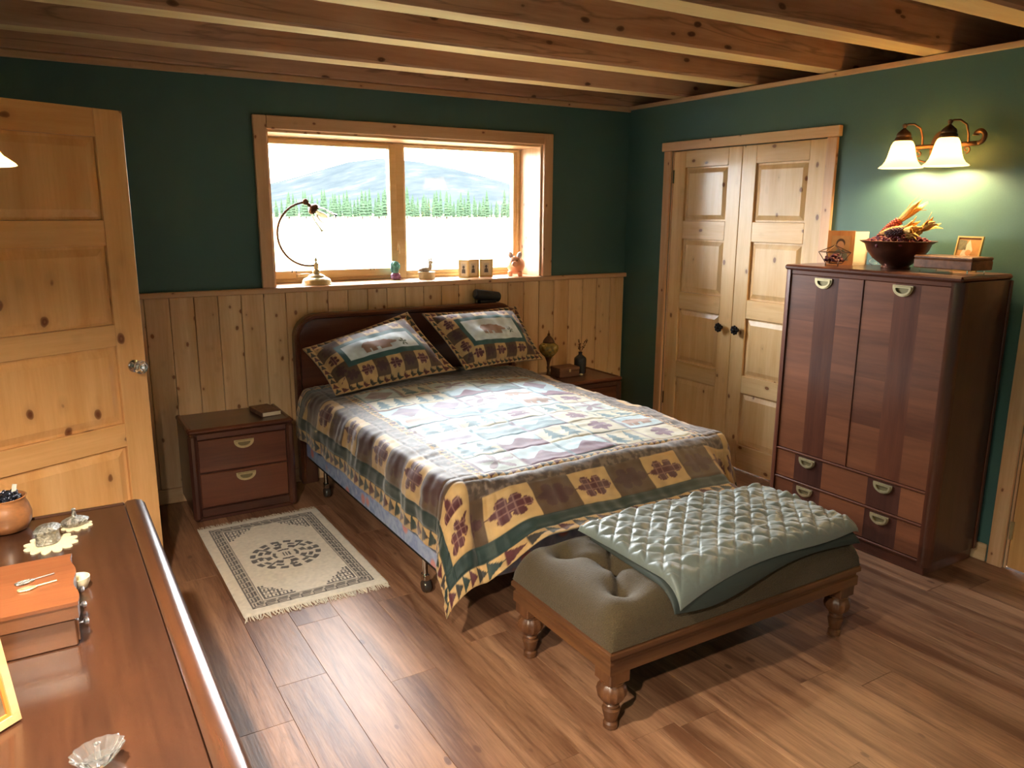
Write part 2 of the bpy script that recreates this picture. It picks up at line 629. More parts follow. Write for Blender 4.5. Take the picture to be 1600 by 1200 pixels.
# --- right wall with closet opening and doorway
CY0, CY1, CZ = -.478, -1.736, 2.078
DY0, DY1, DZ = -2.935, -3.72, 2.05
wr = MB()
wr.box(0, .12, CY0, .0, 0, ZW).box(0, .12, CY1, CY0, CZ, ZW).box(0, .12, DY0, CY1, 0, ZW)
wr.box(0, .12, DY1, DY0, DZ, ZW).box(0, .12, YF - .1, DY1, 0, ZW)
wall_right = tag(wr.build('wall_right', 'green', None), 'dark green wall with the closet doors and the lit wall lamp', 'wall', kind='structure')
box('closet_lining', 'trimZ', wall_right, .12, .14, CY1 - .1, CY0 + .1, 0, 2.3, b=0)
box('doorway_lining', 'trimZ', wall_right, .12, .14, DY1 - .1, DY0 + .1, 0, 2.3, b=0)
tag(box('trim_3', 'trimY', None, -.022, .12, YF, -.001, ZW - .022, ZW + .004, b=.003), 'narrow pine strip along the top of the green closet wall', 'trim', kind='structure')
br = thing('baseboard_right', 'low pine baseboard of the green closet wall', 'baseboard', (0, -2.3, 0), kind='structure')
for a, b_ in ((-.001, -.405), (-1.835, -2.855), (-3.80, YF)):
    box('baseboard_piece', 'pineY', br, -.016, -.0005, a, b_, .0, .088, b=.004)


def casing_right(nm, label, y0, y1, z, w, head):
    t = thing(nm, label, 'trim', (0, (y0 + y1) / 2, 0), kind='structure')
    box('side_casing', 'trimZ', t, -.021, -.0005, y0, y0 + w, 0, z - .001, b=.003)
    box('side_casing', 'trimZ', t, -.021, -.0005, y1 - w, y1, 0, z - .001, b=.003)
    box('header', 'trimY', t, -.030, -.0005, y1 - w - head, y0 + w + head, z, z + .058, b=.003)
    box('jamb', 'trimZ', t, .0005, .115, y0 - .012, y0 - .0005, 0, z - .001, b=.001)
    box('jamb', 'trimZ', t, .0005, .115, y1 + .0005, y1 + .012, 0, z - .001, b=.001)


casing_right('trim_4', 'light pine casing with overhanging header around the closet doors', CY0, CY1, CZ - .002, .066, .016)
casing_right('trim_5', 'pine door casing at the right edge beside the tall wardrobe', DY0, DY1, DZ, .068, .012)


def panel_door(root, x0, x1, z0, z1, th, rows, stile, pre, y0=0.0):
    """door in the local x-z plane, front face at y=y0-th (facing -y)"""
    pz = pre + 'Z'
    px = pre + 'X'
    box('stile', pz, root, x0, x0 + stile, y0 - th, y0, z0, z1, b=.002)
    box('stile', pz, root, x1 - stile, x1, y0 - th, y0, z0, z1, b=.002)
    edges = [z1] + [e for r in rows for e in r] + [z0]
    for i in range(0, len(edges), 2):
        box('rail', px, root, x0 + stile + .0005, x1 - stile - .0005, y0 - th, y0, edges[i + 1], edges[i], b=.002)
    for (a, b_) in rows:
        mb = MB()
        xa, xb = x0 + stile + .001, x1 - stile - .001
        # raised panel: recessed margin, sloped bevel, raised field
        o_, i_ = .012, .04
        def loop(d, yy):
            return [(xa + d, yy, b_ + d), (xb - d, yy, b_ + d), (xb - d, yy, a - d), (xa + d, yy, a - d)]
        b2 = b_ + .001
        vs = loop(.001, y0 - th + .014) + loop(o_, y0 - th + .014) + loop(i_, y0 - th + .004) + loop(.001, y0 - .008)
        fs = []
        for k in (0, 4):
            fs += [(k + i, k + (i + 1) % 4, k + 4 + (i + 1) % 4, k + 4 + i) for i in range(4)]
        fs.append((8, 9, 10, 11))
        fs.append((15, 14, 13, 12))
        fs += [(12 + i, 12 + (i + 1) % 4, (i + 1) % 4, i) for i in range(4)]
        mb.add(vs, fs).build('panel', pz, root)


ROWS = [(1.962, 1.609), (1.488, 1.124), (1.006, .632), (.520, .17)]


def leaf_right(nm, label, y0, y1, z1, pre, rows=ROWS, stile=.112):
    """door leaf in the right wall: local x -> world -y"""
    wdt = abs(y1 - y0)
    d = thing(nm, label, 'door', (.040, y0, 0), kind='structure')
    ORG[d.name] = Vector((0, 0, 0))
    d.rotation_euler.z = -PI / 2
    panel_door(d, .0, wdt, .008, z1, .036, rows, stile, pre)
    return d


d1 = leaf_right('door_1', 'left closet door of light pine with four raised panels', CY0 - .014, -1.104, 2.072, 'door')
d2 = leaf_right('door_2', 'right closet door of light pine, partly behind the wardrobe', -1.108, CY1 + .014, 2.072, 'door')


def flower_knob(par, x, z):
    k = MB()
    rot = Matrix.Rotation(PI / 2, 3, 'X')
    k.lathe([(.012, 0), (.012, .012), (.006, .014), (.006, .03)], 12, (x, -.036, z), rot)
    for i in range(8):
        a = i * PI / 4
        k.ellipsoid((x + .021 * math.cos(a), -.068, z + .021 * math.sin(a)), (.011, .008, .011), 8, 6)
    k.ellipsoid((x, -.072, z), (.014, .012, .014), 10, 6)
    k.build('knob', 'iron', par, smooth=50)


flower_knob(d1, .53, .925)
flower_knob(d2, .055, .925)
for hz in (1.86, .30):
    MB().box(-.006, .012, -.044, -.036, hz, hz + .09, b=.002).build('hinge', 'chrome', d1)
d4 = leaf_right('door_4', 'orange pine door cut off by the right edge of the photo', DY0 - .014, DY1 + .014, DZ - .008, 'ent', [(1.94, 1.59), (1.47, 1.11), (1.0, .63), (.52, .17)])
MB().box(-.008, .010, -.046, -.036, .15, .24, b=.002).build('hinge', 'brass', d4)

# --- left wall with doorway (hall beyond), wall behind the camera
LY0, LY1 = -.66, -1.42
wl = MB()
wl.box(XL - .1, XL, LY0, 0, 0, ZW).box(XL - .1, XL, YF - .1, LY1, 0, ZW).box(XL - .1, XL, LY1, LY0, 2.06, ZW)
wall_left = tag(wl.build('wall_left', 'green', None), 'green wall along the left side behind the dresser', 'wall', kind='structure')
hb = MB().box(XL - 1.3, XL - 1.2, -2.2, .2, 0, 2.4).box(XL - 1.2, XL - .1, -2.2, -2.1, 0, 2.4).box(XL - 1.2, XL - .1, .1, .2, 0, 2.4)
hb.box(XL - 1.3, XL - .1, -2.2, .2, -.1, -.001).box(XL - 1.3, XL - .1, -2.2, .2, 2.4, 2.5)
hb.build('hall', 'white_ext', wall_left)
wall_front = tag(box('wall_front', 'green', None, XL - .1, .12, YF - .1, YF, 0, ZW + .3, b=0), 'green wall behind the camera', 'wall', kind='structure')

# --- entry door leaf, standing open
ent = thing('door_3', 'open knotty pine door with four panels and a glass knob', 'door', (-4.166, -1.425, 0), kind='structure')
ORG[ent.name] = Vector((0, 0, 0))
ent.rotation_euler.z = math.radians(25.5)
panel_door(ent, .0, .745, .010, 2.042, .036, [(1.935, 1.621), (1.522, 1.206), (1.118, .792), (.693, .25)], .117, 'ent', y0=.018)
kn = MB()
rx = Matrix.Rotation(PI / 2, 3, 'X')
kn.lathe([(.026, 0), (.026, .006), (.010, .010), (.009, .03)], 20, (.69, -.018, 1.027), rx)
kn.build('knob_rose', 'chrome', ent, smooth=40)
MB().lathe([(.008, .028), (.020, .034), (.029, .047), (.027, .062), (.016, .070), (.001, .071)], 10, (.69, -.018, 1.027), rx).build('glass_knob', 'crystal', ent)

# --- ceiling
ceil = tag(box('ceiling', 'deck', None, XL - .1, .9, YF - .1, .4, 2.672, 2.72, b=0), 'wooden ceiling deck carried by heavy exposed beams', 'ceiling', kind='structure')
box('bay_end', 'deck', ceil, .55, .60, YF - .1, .0, ZW - .1, 2.671, b=0)
box('bay_light_block', 'deck', ceil, .121, .60, YF - .1, .0, ZW - .06, ZW - .03, b=0)  # added unseen panel under the joist bays, blocks sky light leaking in
box('bay_side', 'deck', ceil, XL - .1, XL - .05, YF - .1, 0, ZW, 2.671, b=0)
for i in range(9):
    yc = -.53 - i * .592
    wv = .148 + random.uniform(-.012, .014)
    hgt = 2.418 + random.uniform(-.004, .004)
    n = 44
    xs = np.linspace(XL - .05, .548, n)
    # slightly wavy live edges along the lower corners
    wav = lambda s: np.convolve(rng.normal(0, 1, n + 8), np.ones(9) / 9, 'valid') * s
    e0, e1 = wav(.010), wav(.010)
    zz = wav(.006)
    mb = MB()
    vs = []
    for j, xx in enumerate(xs):
        ya, yb = yc - wv / 2 + e0[j], yc + wv / 2 + e1[j]
        zb = hgt + abs(zz[j]) * .4
        vs += [(xx, yc - wv / 2, 2.670), (xx, ya - .002, zb + .012), (xx, ya + .008, zb), (xx, yb - .008, zb), (xx, yb + .002, zb + .012), (xx, yc + wv / 2, 2.670)]
    side, under = [], []
    for j in range(n - 1):
        a, c = j * 6, (j + 1) * 6
        for q in range(5):
            (under if q in (1, 2, 3) and q == 2 else side).append((a + q, c + q, c + q + 1, a + q + 1))
        side.append((a + 5, c + 5, c, a))
    side.append(tuple(range(6)))
    side.append(tuple(reversed(range((n - 1) * 6, n * 6))))
    mb.add(vs, side + under)
    o = mb.build('beam', 'beamX', ceil, smooth=40)
    o.data.materials.append(M['beam_under'])
    mi = np.zeros(len(o.data.polygons), dtype=np.int32)
    mi[len(side):] = 1
    o.data.polygons.foreach_set('material_index', mi)

# ================================================================== LAMPS ON THE WALLS
def sconce(name, label, org, u, n, shades, watts, ds=.145, tint=(1.0, .70, .36)):
    """org on the wall, u along the wall, n out of the wall, shades = offsets along u"""
    u, n, org = Vector(u), Vector(n), Vector(org)
    Zv = Vector((0, 0, 1))
    t = thing(name, label, 'wall lamp', org, 'matching wall lamps')
    P = lambda a, b, c: org + u * a + n * b + Zv * c
    rot = Matrix((u, n, Zv)).transposed()           # local (u,n,z) -> world
    pl = MB()
    pts = [(.055 * math.cos(a), .085 * math.sin(a)) for a in np.linspace(0, 2 * PI, 24, endpoint=False)]
    uu = u if u.cross(Zv).dot(n) > 0 else -u
    pl.prism(pts, P(0, 0, -.01), uu, Zv, .0005, .012)
    pl.prism([(a * .8, b * .8) for a, b in pts], P(0, 0, -.01), uu, Zv, .012, .022)
    pl.build('back_plate', 'bronze', t, smooth=40)
    lo, hi = min(shades) - .07, max(shades) + .09
    bar = MB().tube([P(a, .055, 0) for a in np.linspace(lo, hi, 6)], .011, 10)
    bar.tube([P(0, .01, 0), P(0, .055, 0)], .012, 10)
    bar.tube(spiral(P(hi + .0, .055, .034), u, Zv, .034, .014, -PI / 2, PI * .95, 18), [.011] * 10 + [.012] * 7 + [.016])
    bar.tube(spiral(P(lo - .0, .055, .034), -u, Zv, .034, .014, -PI / 2, PI * .95, 18), [.011] * 10 + [.012] * 7 + [.016])
    bar.build('bar', 'bronze', t, smooth=True)
    sc = MB()
    for s in (-1, 1):
        c = s * .085
        sc.tube(spiral(P(c, .05, -.030), u * s, Zv, .020, .005, PI / 2, PI / 2 - 2.2 * PI, 22), .004, 6)
        sc.tube([P(c * .95, .05, -.010), P(c * 1.3, .05, -.03), P(c * 1.1, .05, -.06), P(c * .5, .045, -.075), P(0, .03, -.08)], .004, 6)
        sc.tube(spiral(P(c * 1.75, .05, -.024), u * s, Zv, .018, .004, -PI / 2, -PI / 2 + 2.2 * PI, 22), .0035, 6)
    sc.build('scrollwork', 'bronze', t, smooth=True)
    for a in shades:
        arm = MB().tube([P(a + .045, .055, 0), P(a + .047, .066, .045), P(a + .044, .085, .085), P(a + .03, .115, .104), P(a + .012, ds - .008, .104), P(a, ds, .094)], .005, 8)
        arm.build('arm', 'bronze', t, smooth=True)
        cap = MB().lathe([(.003, .108), (.010, .104), (.011, .094), (.006, .086), (.012, .080), (.030, .064), (.034, .052), (.032, .046), (.038, .040), (.039, .026), (.030, .024)], 20, P(a, ds, 0))
        cap.build('socket_cap', 'bronze', t, smooth=50)
        prof = [(.032, .030), (.044, .022), (.052, .006), (.058, -.018), (.064, -.045), (.072, -.068), (.084, -.086), (.100, -.098), (.102, -.101)]
        inner = [(r - .003, z - .001) for r, z in reversed(prof)]
        MB().lathe(prof + inner, 32, P(a, ds, 0), cap=False).build('lamp_shade', 'shade', t, smooth=True)
        l = bpy.data.lights.new('lamp_bulb', 'POINT')
        l.energy = watts
        l.color = tint
        l.shadow_soft_size = .03
        lo_ = bpy.data.objects.new('lamp_bulb', l)
        COL.objects.link(lo_)
        lo_.parent = t
        lo_.location = P(a, ds, -.055) - org
    return t


sconce('wall_lamp', 'lit twin wall lamp with frosted bell shades above the wardrobe', (-.0005, -2.385, 1.985), (0, -1, 0), (-1, 0, 0), (-.112, .112), LAMP_RIGHT)
sconce('wall_lamp', 'lit frosted bell shade of the lamp at the left edge above the dresser', (XL + .0005, -3.19, 1.83), (0, 1, 0), (1, 0, 0), (-.0,), LAMP_LEFT, .215, (1.0, .87, .70))
sconce('wall_lamp', 'added bell shade fill lamp, out of view over the near end of the dresser', (XL + .0005, -4.25, 1.83), (0, 1, 0), (1, 0, 0), (-.0,), LAMP_LEFT, .215, (1.0, .87, .70))  # added lamp outside the view, brightens the room from the left

# ================================================================== FURNITURE
D_PTS = [(-.5, .5), (.5, .5)] + [(.5 * math.cos(a), .30 + .8 * math.sin(a)) for a in np.linspace(0, -PI, 15)]


def half_moon(par, c, u, n, w=.088, h=.042):
    """half-moon brass pull; c centre on the face, u to the right, n outward"""
    u, n, c = Vector(u), Vector(n), Vector(c)
    Zv = Vector((0, 0, 1))
    if u.cross(Zv).dot(n) < 0:
        u = -u
    po = [(a * w, b * h) for a, b in D_PTS]
    pm = [(a * w * .86, b * h * .80 + .0005) for a, b in D_PTS]
    pi_ = [(a * w * .64, b * h * .48 + .001) for a, b in D_PTS]
    hd = MB().ring(po, pm, c, u, Zv, 0, .006).build('handle', 'brass', par)
    MB().prism(pm, c, u, Zv, .0002, .002).build('recess', 'brass_dark', hd)
    MB().ring([(a * .98, b * .98 - .001) for a, b in pm], pi_, c, u, Zv, .004, .010).build('bail', 'brass', hd)
    return hd


def case_piece(t, x0, x1, y0, y1, z0, z1, face):
    pass


# --- left and right nightstands (front faces -y)
def nightstand(label, x0, x1, y0, y1, h):
    cx, cy = (x0 + x1) / 2, (y0 + y1) / 2
    t = thing('nightstand', label, 'nightstand', (cx, cy, 0), 'pair of nightstands')
    box('plinth', 'mahdX', t, x0 + .02, x1 - .02, y0 + .03, y1 - .005, 0, .05, b=.004)
    box('body', 'mahdZ', t, x0 + .004, x1 - .004, y0 + .022, y1, .05, h - .028, b=.004)
    for sx in (x0, x1 - .042):
        box('corner_post', 'mahdZ', t, sx, sx + .042, y0, y0 + .045, .012, h - .028, b=.014)
    box('front_rail', 'mahdX', t, x0 + .043, x1 - .043, y0 + .006, y0 + .021, .03, .075, b=.003)
    box('front_rail', 'mahdX', t, x0 + .043, x1 - .043, y0 + .004, y0 + .021, h - .06, h - .029, b=.003)
    zs = [(.082, .272), (.280, h - .064)]
    for a, b_ in zs:
        d = box('drawer', 'mahX', t, x0 + .046, x1 - .046, y0 + .007, y0 + .021, a, b_, b=.004)
        half_moon(d, (cx + .005, y0 + .0065, b_ - .045 if b_ > .3 else b_ - .042), (1, 0, 0), (0, -1, 0), w=.105, h=.048)
    box('top', 'mahdX', t, x0 + .006, x1 - .006, y0 + .012, y1 - .003, h - .0275, h - .006, b=.003)
    rim = MB().box(x0, x1, y0, y0 + .03, h - .0275, h, b=.010).box(x0, x0 + .028, y0 + .031, y1, h - .0275, h, b=.008)
    rim.box(x1 - .028, x1, y0 + .031, y1, h - .0275, h, b=.008)
    rim.build('top_edge', 'mahX', t)
    return t


nightstand('dark mahogany nightstand with two drawers between rug and panelled wall', -3.25, -2.69, -.425, -.028, .525)
nightstand('dark mahogany nightstand half hidden behind the far side of the bed', -.93, -.35, -.455, -.028, .525)

# --- wardrobe (front faces -x)
A = thing('wardrobe', 'tall reddish brown wardrobe with two doors above two wide drawers', 'wardrobe', (-.235, -2.335, 0))
ax0, ax1, ay0, ay1, ah = -.445, -.035, -2.815, -1.862, 1.40
box('plinth', 'mahY', A, ax0 + .018, ax1, ay0 + .02, ay1 - .02, 0, .062, b=.004)
box('side_panel', 'mahdZ', A, ax0 + .05, ax1, ay0 + .003, ay0 + .02, .062, ah - .026, b=.002)
box('side_panel', 'mahdZ', A, ax0 + .05, ax1, ay1 - .02, ay1 - .003, .062, ah - .026, b=.002)
box('back_panel', 'mahdZ', A, ax1 - .01, ax1 - .001, ay0 + .021, ay1 - .021, .062, ah - .026, b=.001)
box('body', 'mahdZ', A, ax0 + .024, ax1 - .011, ay0 + .021, ay1 - .021, .0625, ah - .0265, b=.001)
box('rear_post', 'mahZ', A, ax1 - .02, ax1 + .002, ay0 - .003, ay0 + .0028, .062, ah - .03, b=.002)
for y0_ in (ay0, ay1 - .048):
    n_ = 10
    post = MB()
    ys = -1 if y0_ == ay0 else 1
    cyy = y0_ + .048 if ys < 0 else y0_
    arc = [(ax0 + .045 - .045 * math.cos(a), cyy + ys * .048 * math.sin(a)) for a in np.linspace(0, PI / 2, n_)]
    out = arc + [(ax0 + .049, cyy)]
    post.prism(out, (0, 0, 0), (1, 0, 0), (0, 1, 0), .045, ah - .0265)
    post.build('corner_post', 'mahZ', A, smooth=30)
yA, yB = ay0 + .050, ay1 - .050
ym = (yA + yB) / 2


def veneer_door(par_name, y0_, y1_, z0, z1):
    d = box(par_name, 'walY', A, ax0 + .006, ax0 + .0235, y0_, y1_, z0, z1, b=.003)
    return d


dw = (yB - yA)
for (y0_, y1_) in ((ym + .003, yB), (yA, ym - .003)):
    d = box('door', 'mahZ', A, ax0 + .010, ax0 + .0235, y0_, y1_, .412, 1.352, b=.003)
    wv = y1_ - y0_
    cuts = [0, .315, .62, 1.0]
    for j in range(3):
        ya, yb = y0_ + .002 + (wv - .004) * cuts[j], y0_ + .002 + (wv - .004) * cuts[j + 1]
        if j == 1:
            box('veneer_strip', 'mahZ', d, ax0 + .0075, ax0 + .0098, ya, yb, .414, 1.350, b=0)
        else:
            nz = 4
            zz = np.linspace(.414, 1.350, nz + 1)
            for q in range(nz):
                box('veneer_strip', 'walY', d, ax0 + .0075, ax0 + .0098, ya, yb, zz[q], zz[q + 1], b=0)
    half_moon(d, (ax0 + .0073, (y0_ + y1_) / 2 + .01, 1.317), (0, -1, 0), (-1, 0, 0), w=.10, h=.052)
box('door_divider', 'mahZ', A, ax0 + .004, ax0 + .0235, ym - .0028, ym + .0028, .41, 1.352, b=.001)
for z in (.398, .236, .064):
    box('rail', 'mahY', A, ax0 + .001, ax0 + .0235, yA - .004, yB + .004, z, z + .012, b=.004)
box('rail', 'mahY', A, ax0 + .006, ax0 + .0235, yA, yB, 1.353, ah - .0265, b=.002)
for (z0, z1) in ((.078, .235), (.250, .397)):
    d = box('drawer', 'mahdY', A, ax0 + .010, ax0 + .0235, yA, yB, z0, z1, b=.003)
    cuts = [0, .14, .345, .655, .86, 1.0]
    for j in range(5):
        ya, yb = yA + .002 + (dw - .004) * cuts[j], yA + .002 + (dw - .004) * cuts[j + 1]
        box('veneer_strip', 'mahdZ' if j in (1, 3) else 'walY', d, ax0 + .0075, ax0 + .0098, ya, yb, z0 + .002, z1 - .002, b=0)
    for hy in (-2.111, -2.553):
        half_moon(d, (ax0 + .0073, hy, z1 - .035), (0, -1, 0), (-1, 0, 0), w=.10, h=.050)
top = MB().box(ax0 + .002, ax1 + .004, ay0 + .002, ay1 - .002, ah - .026, ah, b=.009)
top.build('top', 'mahY', A)

# --- dresser (front faces +x)
for ax in 'XY':
    M['dre' + ax] = wood('dresser_mahogany_' + ax, C(80, 48, 30), C(44, 25, 17), ax, .27, rand=.04, coat=.4, across=7, bump=.05)
DX0, DX1, DYN, DYF, DH = XL + .02, -3.62, -3.80, -2.045, .75
Dr = thing('dresser', 'long mahogany dresser with raised edge in the near left corner', 'dresser', ((DX0 + DX1) / 2, (DYN + DYF) / 2, 0))
box('plinth', 'dreY', Dr, DX0, DX1 - .05, DYN + .02, DYF - .02, 0, .06, b=.003)
box('body', 'dreY', Dr, DX0, DX1 - .03, DYN + .01, DYF - .012, .06, DH - .035, b=.003)
for i in range(3):
    ya = DYN + .03 + i * (DYF - DYN - .06) / 3
    yb = ya + (DYF - DYN - .06) / 3 - .008
    for j in range(3):
        z0 = .08 + j * .208
        d = box('drawer', 'dreY', Dr, DX1 - .0295, DX1 - .012, ya, yb, z0, z0 + .2, b=.004)
        half_moon(d, (DX1 - .0115, (ya + yb) / 2, z0 + .155), (0, 1, 0), (1, 0, 0), w=.1, h=.05)
box('top', 'dreY', Dr, DX0, DX1 - .062, DYN + .012, DYF - .016, DH - .0345, DH, b=.002)
eg = MB()
prof = [(-.060, 0), (-.060, .0335), (-.052, .040), (-.030, .041), (-.012, .036), (-.002, .024), (0, .008), (-.006, 0)]
eg.prism([(a, b_) for a, b_ in prof], (DX1, DYF - .001, DH - .0345), (1, 0, 0), (0, 0, 1), 0, DYF - DYN - .002)
eg.build('front_edge', 'dreY', Dr, smooth=40)
box('end_edge', 'dreX', Dr, DX0, DX1 - .061, DYF - .0155, DYF - .001, DH - .0345, DH + .004, b=.004)

# --- bench
BX0, BX1, BY0, BY1 = -2.425, -1.185, -2.962, -2.372
Bn = thing('bench', 'low wooden bench with tufted olive cushion at the foot of the bed', 'bench', ((BX0 + BX1) / 2, (BY0 + BY1) / 2, 0))
M['oak'] = wood('carved_oak', C(126, 84, 50), C(82, 50, 30), 'X', .4, rand=.05, coat=.2, across=9)
M['oakY'] = wood('carved_oak_y', C(126, 84, 50), C(82, 50, 30), 'Y', .4, rand=.05, coat=.2, across=9)
M['oakZ'] = wood('carved_oak_z', C(118, 76, 46), C(74, 44, 27), 'Z', .4, rand=.05, coat=.2, across=9)
rail_prof = [(0, .225), (0, .262), (.006, .266), (.006, .276), (-.006, .284), (-.006, .300), (.004, .310), (.03, .310), (.03, .225)]


def bench_rail(x0, y0, x1, y1, nx, ny, mat):
    L = math.hypot(x1 - x0, y1 - y0)
    d = Vector(((x1 - x0) / L, (y1 - y0) / L, 0))
    inw = Vector((nx, ny, 0))
    vs, fs = [], []
    for e, s in ((0, 1), (L, -1)):
        for a, z in rail_prof:
            p = Vector((x0, y0, 0)) + d * (e + s * a) + inw * a
            vs.append((p[0], p[1], z))
    k = len(rail_prof)
    fs = [(i, (i + 1) % k, k + (i + 1) % k, k + i) for i in range(k)] + [tuple(reversed(range(k))), tuple(range(k, 2 * k))]
    return MB().add(vs, fs).build('seat_rail', mat, Bn)


bench_rail(BX0, BY0, BX1, BY0, 0, 1, 'oak')
bench_rail(BX1, BY1, BX0, BY1, 0, -1, 'oak')
bench_rail(BX0, BY1, BX0, BY0, 1, 0, 'oakY')
bench_rail(BX1, BY0, BX1, BY1, -1, 0, 'oakY')
leg_prof = [(.016, 0), (.021, .004), (.021, .02), (.015, .026), (.019, .036), (.024, .06), (.026, .072), (.018, .078), (.023, .084), (.023, .09), (.019, .095),
            (.030, .104), (.041, .122), (.044, .14), (.040, .158), (.030, .168), (.034, .171), (.034, .178)]
for lx in (BX0 + .048, BX1 - .048):
    for ly in (BY0 + .048, BY1 - .048):
        lg = MB().lathe([(r * 1.18, z) for r, z in leg_prof], 40, (lx, ly, 0), flute=lambda a, z: 1 - (.09 * (.5 + .5 * math.cos(12 * a)) if .102 < z < .166 else 0))
        lg.build('leg', 'oakZ', Bn, smooth=35)
        box('leg_block', 'oakZ', Bn, lx - .042, lx + .042, ly - .042, ly + .042, .1785, .2295, b=.004)
# tufted cushion
nu, nv = 150, 84
X_, Y_ = np.meshgrid(np.linspace(BX0 - .004, BX1 + .004, nu), np.linspace(BY0 - .004, BY1 + .004, nv), indexing='ij')
dx = np.minimum(X_ - (BX0 - .004), (BX1 + .004) - X_)
dy = np.minimum(Y_ - (BY0 - .004), (BY1 + .004) - Y_)
rnd = lambda d, r: np.sqrt(np.clip(1 - (1 - np.clip(d / r, 0, 1)) ** 2, 0, 1))
hgt = .311 + .145 * rnd(dx, .10) ** .8 * rnd(dy, .10) ** .8
tx = np.arange(BX0 + .14, BX1, .205)
btn = []
for r_, yy in enumerate((BY0 + .13, (BY0 + BY1) / 2, BY1 - .13)):
    for xx in tx + (0.1 if r_ == 1 else 0):
        if xx < BX1 - .08:
            btn.append((xx, yy))
for xx, yy in btn:
    d2 = (X_ - xx) ** 2 + (Y_ - yy) ** 2
    hgt -= .045 * np.exp(-d2 / .020 ** 2) + .045 * np.exp(-d2 / .065 ** 2)
for i, (xa, ya) in enumerate(btn):
    for (xb, yb) in btn[i + 1:]:
        L = math.hypot(xb - xa, yb - ya)
        if .1 < L < .21 and abs(ya - yb) > .05:
            t_ = np.clip(((X_ - xa) * (xb - xa) + (Y_ - ya) * (yb - ya)) / L ** 2, 0, 1)
            dd = np.hypot(X_ - xa - t_ * (xb - xa), Y_ - ya - t_ * (yb - ya))
            hgt -= .026 * np.exp(-(dd / .014) ** 2)
hgt = np.maximum(hgt, .3105)
M['olive'] = plain('olive_velvet', C(70, 56, 32), .8, bump=.5, bscale=260, var=.25, sheen=.12)
cu = grid_mesh('cushion', np.stack([X_, Y_, hgt], -1), 'olive', Bn)
for xx, yy in btn:
    i = int(np.argmin(np.abs(X_[:, 0] - xx)))
    j = int(np.argmin(np.abs(Y_[0, :] - yy)))
    MB().ellipsoid((xx, yy, hgt[i, j] + .002), (.011, .011, .006), 10, 6).build('button', 'olive', cu, smooth=True)

# --- bed
HX0, HX1 = -2.565, -1.025
Bed = thing('bed', 'dark mahogany bed with rounded headboard against the panelled wall', 'bed', ((HX0 + HX1) / 2, -1.1, 0))


def hb_outline(x0, x1, z0, z1, r):
    pts = [(x0, z0), (x1, z0)]
    pts += [(x1 - r + r * math.cos(a), z1 - r + r * math.sin(a)) for a in np.linspace(0, PI / 2, 12)]
    pts += [(x0 + r - r * math.cos(a), z1 - r + r * math.sin(a)) for a in np.linspace(PI / 2, 0, 12)]
    return pts


hbm = MB().prism(hb_outline(HX0 + .03, HX1 - .03, .30, 1.03, .115), (0, -.045, 0), (1, 0, 0), (0, 0, 1), -.015, .020)
hbm.build('headboard', 'mahX', Bed)
rm = MB()
po = hb_outline(HX0, HX1, .02, 1.058, .145)
pi_ = hb_outline(HX0 + .034, HX1 - .034, .02, 1.024, .112)
k = len(po)
ro = po[1:] + po[:1]
ri = pi_[1:] + pi_[:1]
vs, fs = [], []
for P_, yy in ((ro, -.03), (ro, -.088), ([(a + (b_[0] - a) * .3, c + (b_[1] - c) * .3) for (a, c), b_ in zip(ro, ri)], -.094), ([(a + (b_[0] - a) * .8, c + (b_[1] - c) * .8) for (a, c), b_ in zip(ro, ri)], -.090), (ri, -.080), (ri, -.03)):
    vs += [(a, yy, c) for a, c in P_]
for r_ in range(5):
    for i in range(k - 1):
        fs.append((r_ * k + i, (r_ + 1) * k + i, (r_ + 1) * k + i + 1, r_ * k + i + 1))
for i in (0, k - 1):
    fs.append(tuple(r_ * k + i for r_ in range(6)))
rm.add(vs, fs).build('headboard_frame', 'mahX', Bed, smooth=40)
for x0 in (HX0 + .006, HX1 - .106):
    box('headboard_leg', 'mahdZ', Bed, x0, x0 + .10, -.080, -.050, 0.0, .32, b=.004)
for x_ in (-2.50, -1.09):
    MB().box(x_ - .02, x_ + .02, -2.05, -.095, .165, .172).box(x_ - .02 if x_ < -2 else x_ + .016, x_ - .016 if x_ < -2 else x_ + .02, -2.05, -.095, .172, .20).build('side_rail', 'iron', Bed)
for y_ in (-.36, -1.74):
    box('cross_rail', 'iron', Bed, -2.478, -1.112, y_ - .015, y_ + .015, .150, .1645, b=.002)
M['wheel'] = plain('smoky_plastic_wheel', C(52, 46, 42), .3, coat=.3)
for x_ in (-2.50, -1.09):
    for y_ in (-.36, -1.74):
        cs = MB().tube([(x_, y_, .1645), (x_, y_, .085)], .012, 10).box(x_ - .014, x_ + .014, y_ - .02, y_ + .02, .05, .086, b=.004)
        cp = cs.build('caster', 'chrome', Bed, smooth=40)
        ry = Matrix.Rotation(PI / 2, 3, 'Y')
        MB().lathe([(.003, -.016), (.026, -.016), (.030, -.010), (.030, .010), (.026, .016), (.003, .016)], 18, (x_, y_ - .008, .030), ry).build('wheel', 'wheel', cp, smooth=40)

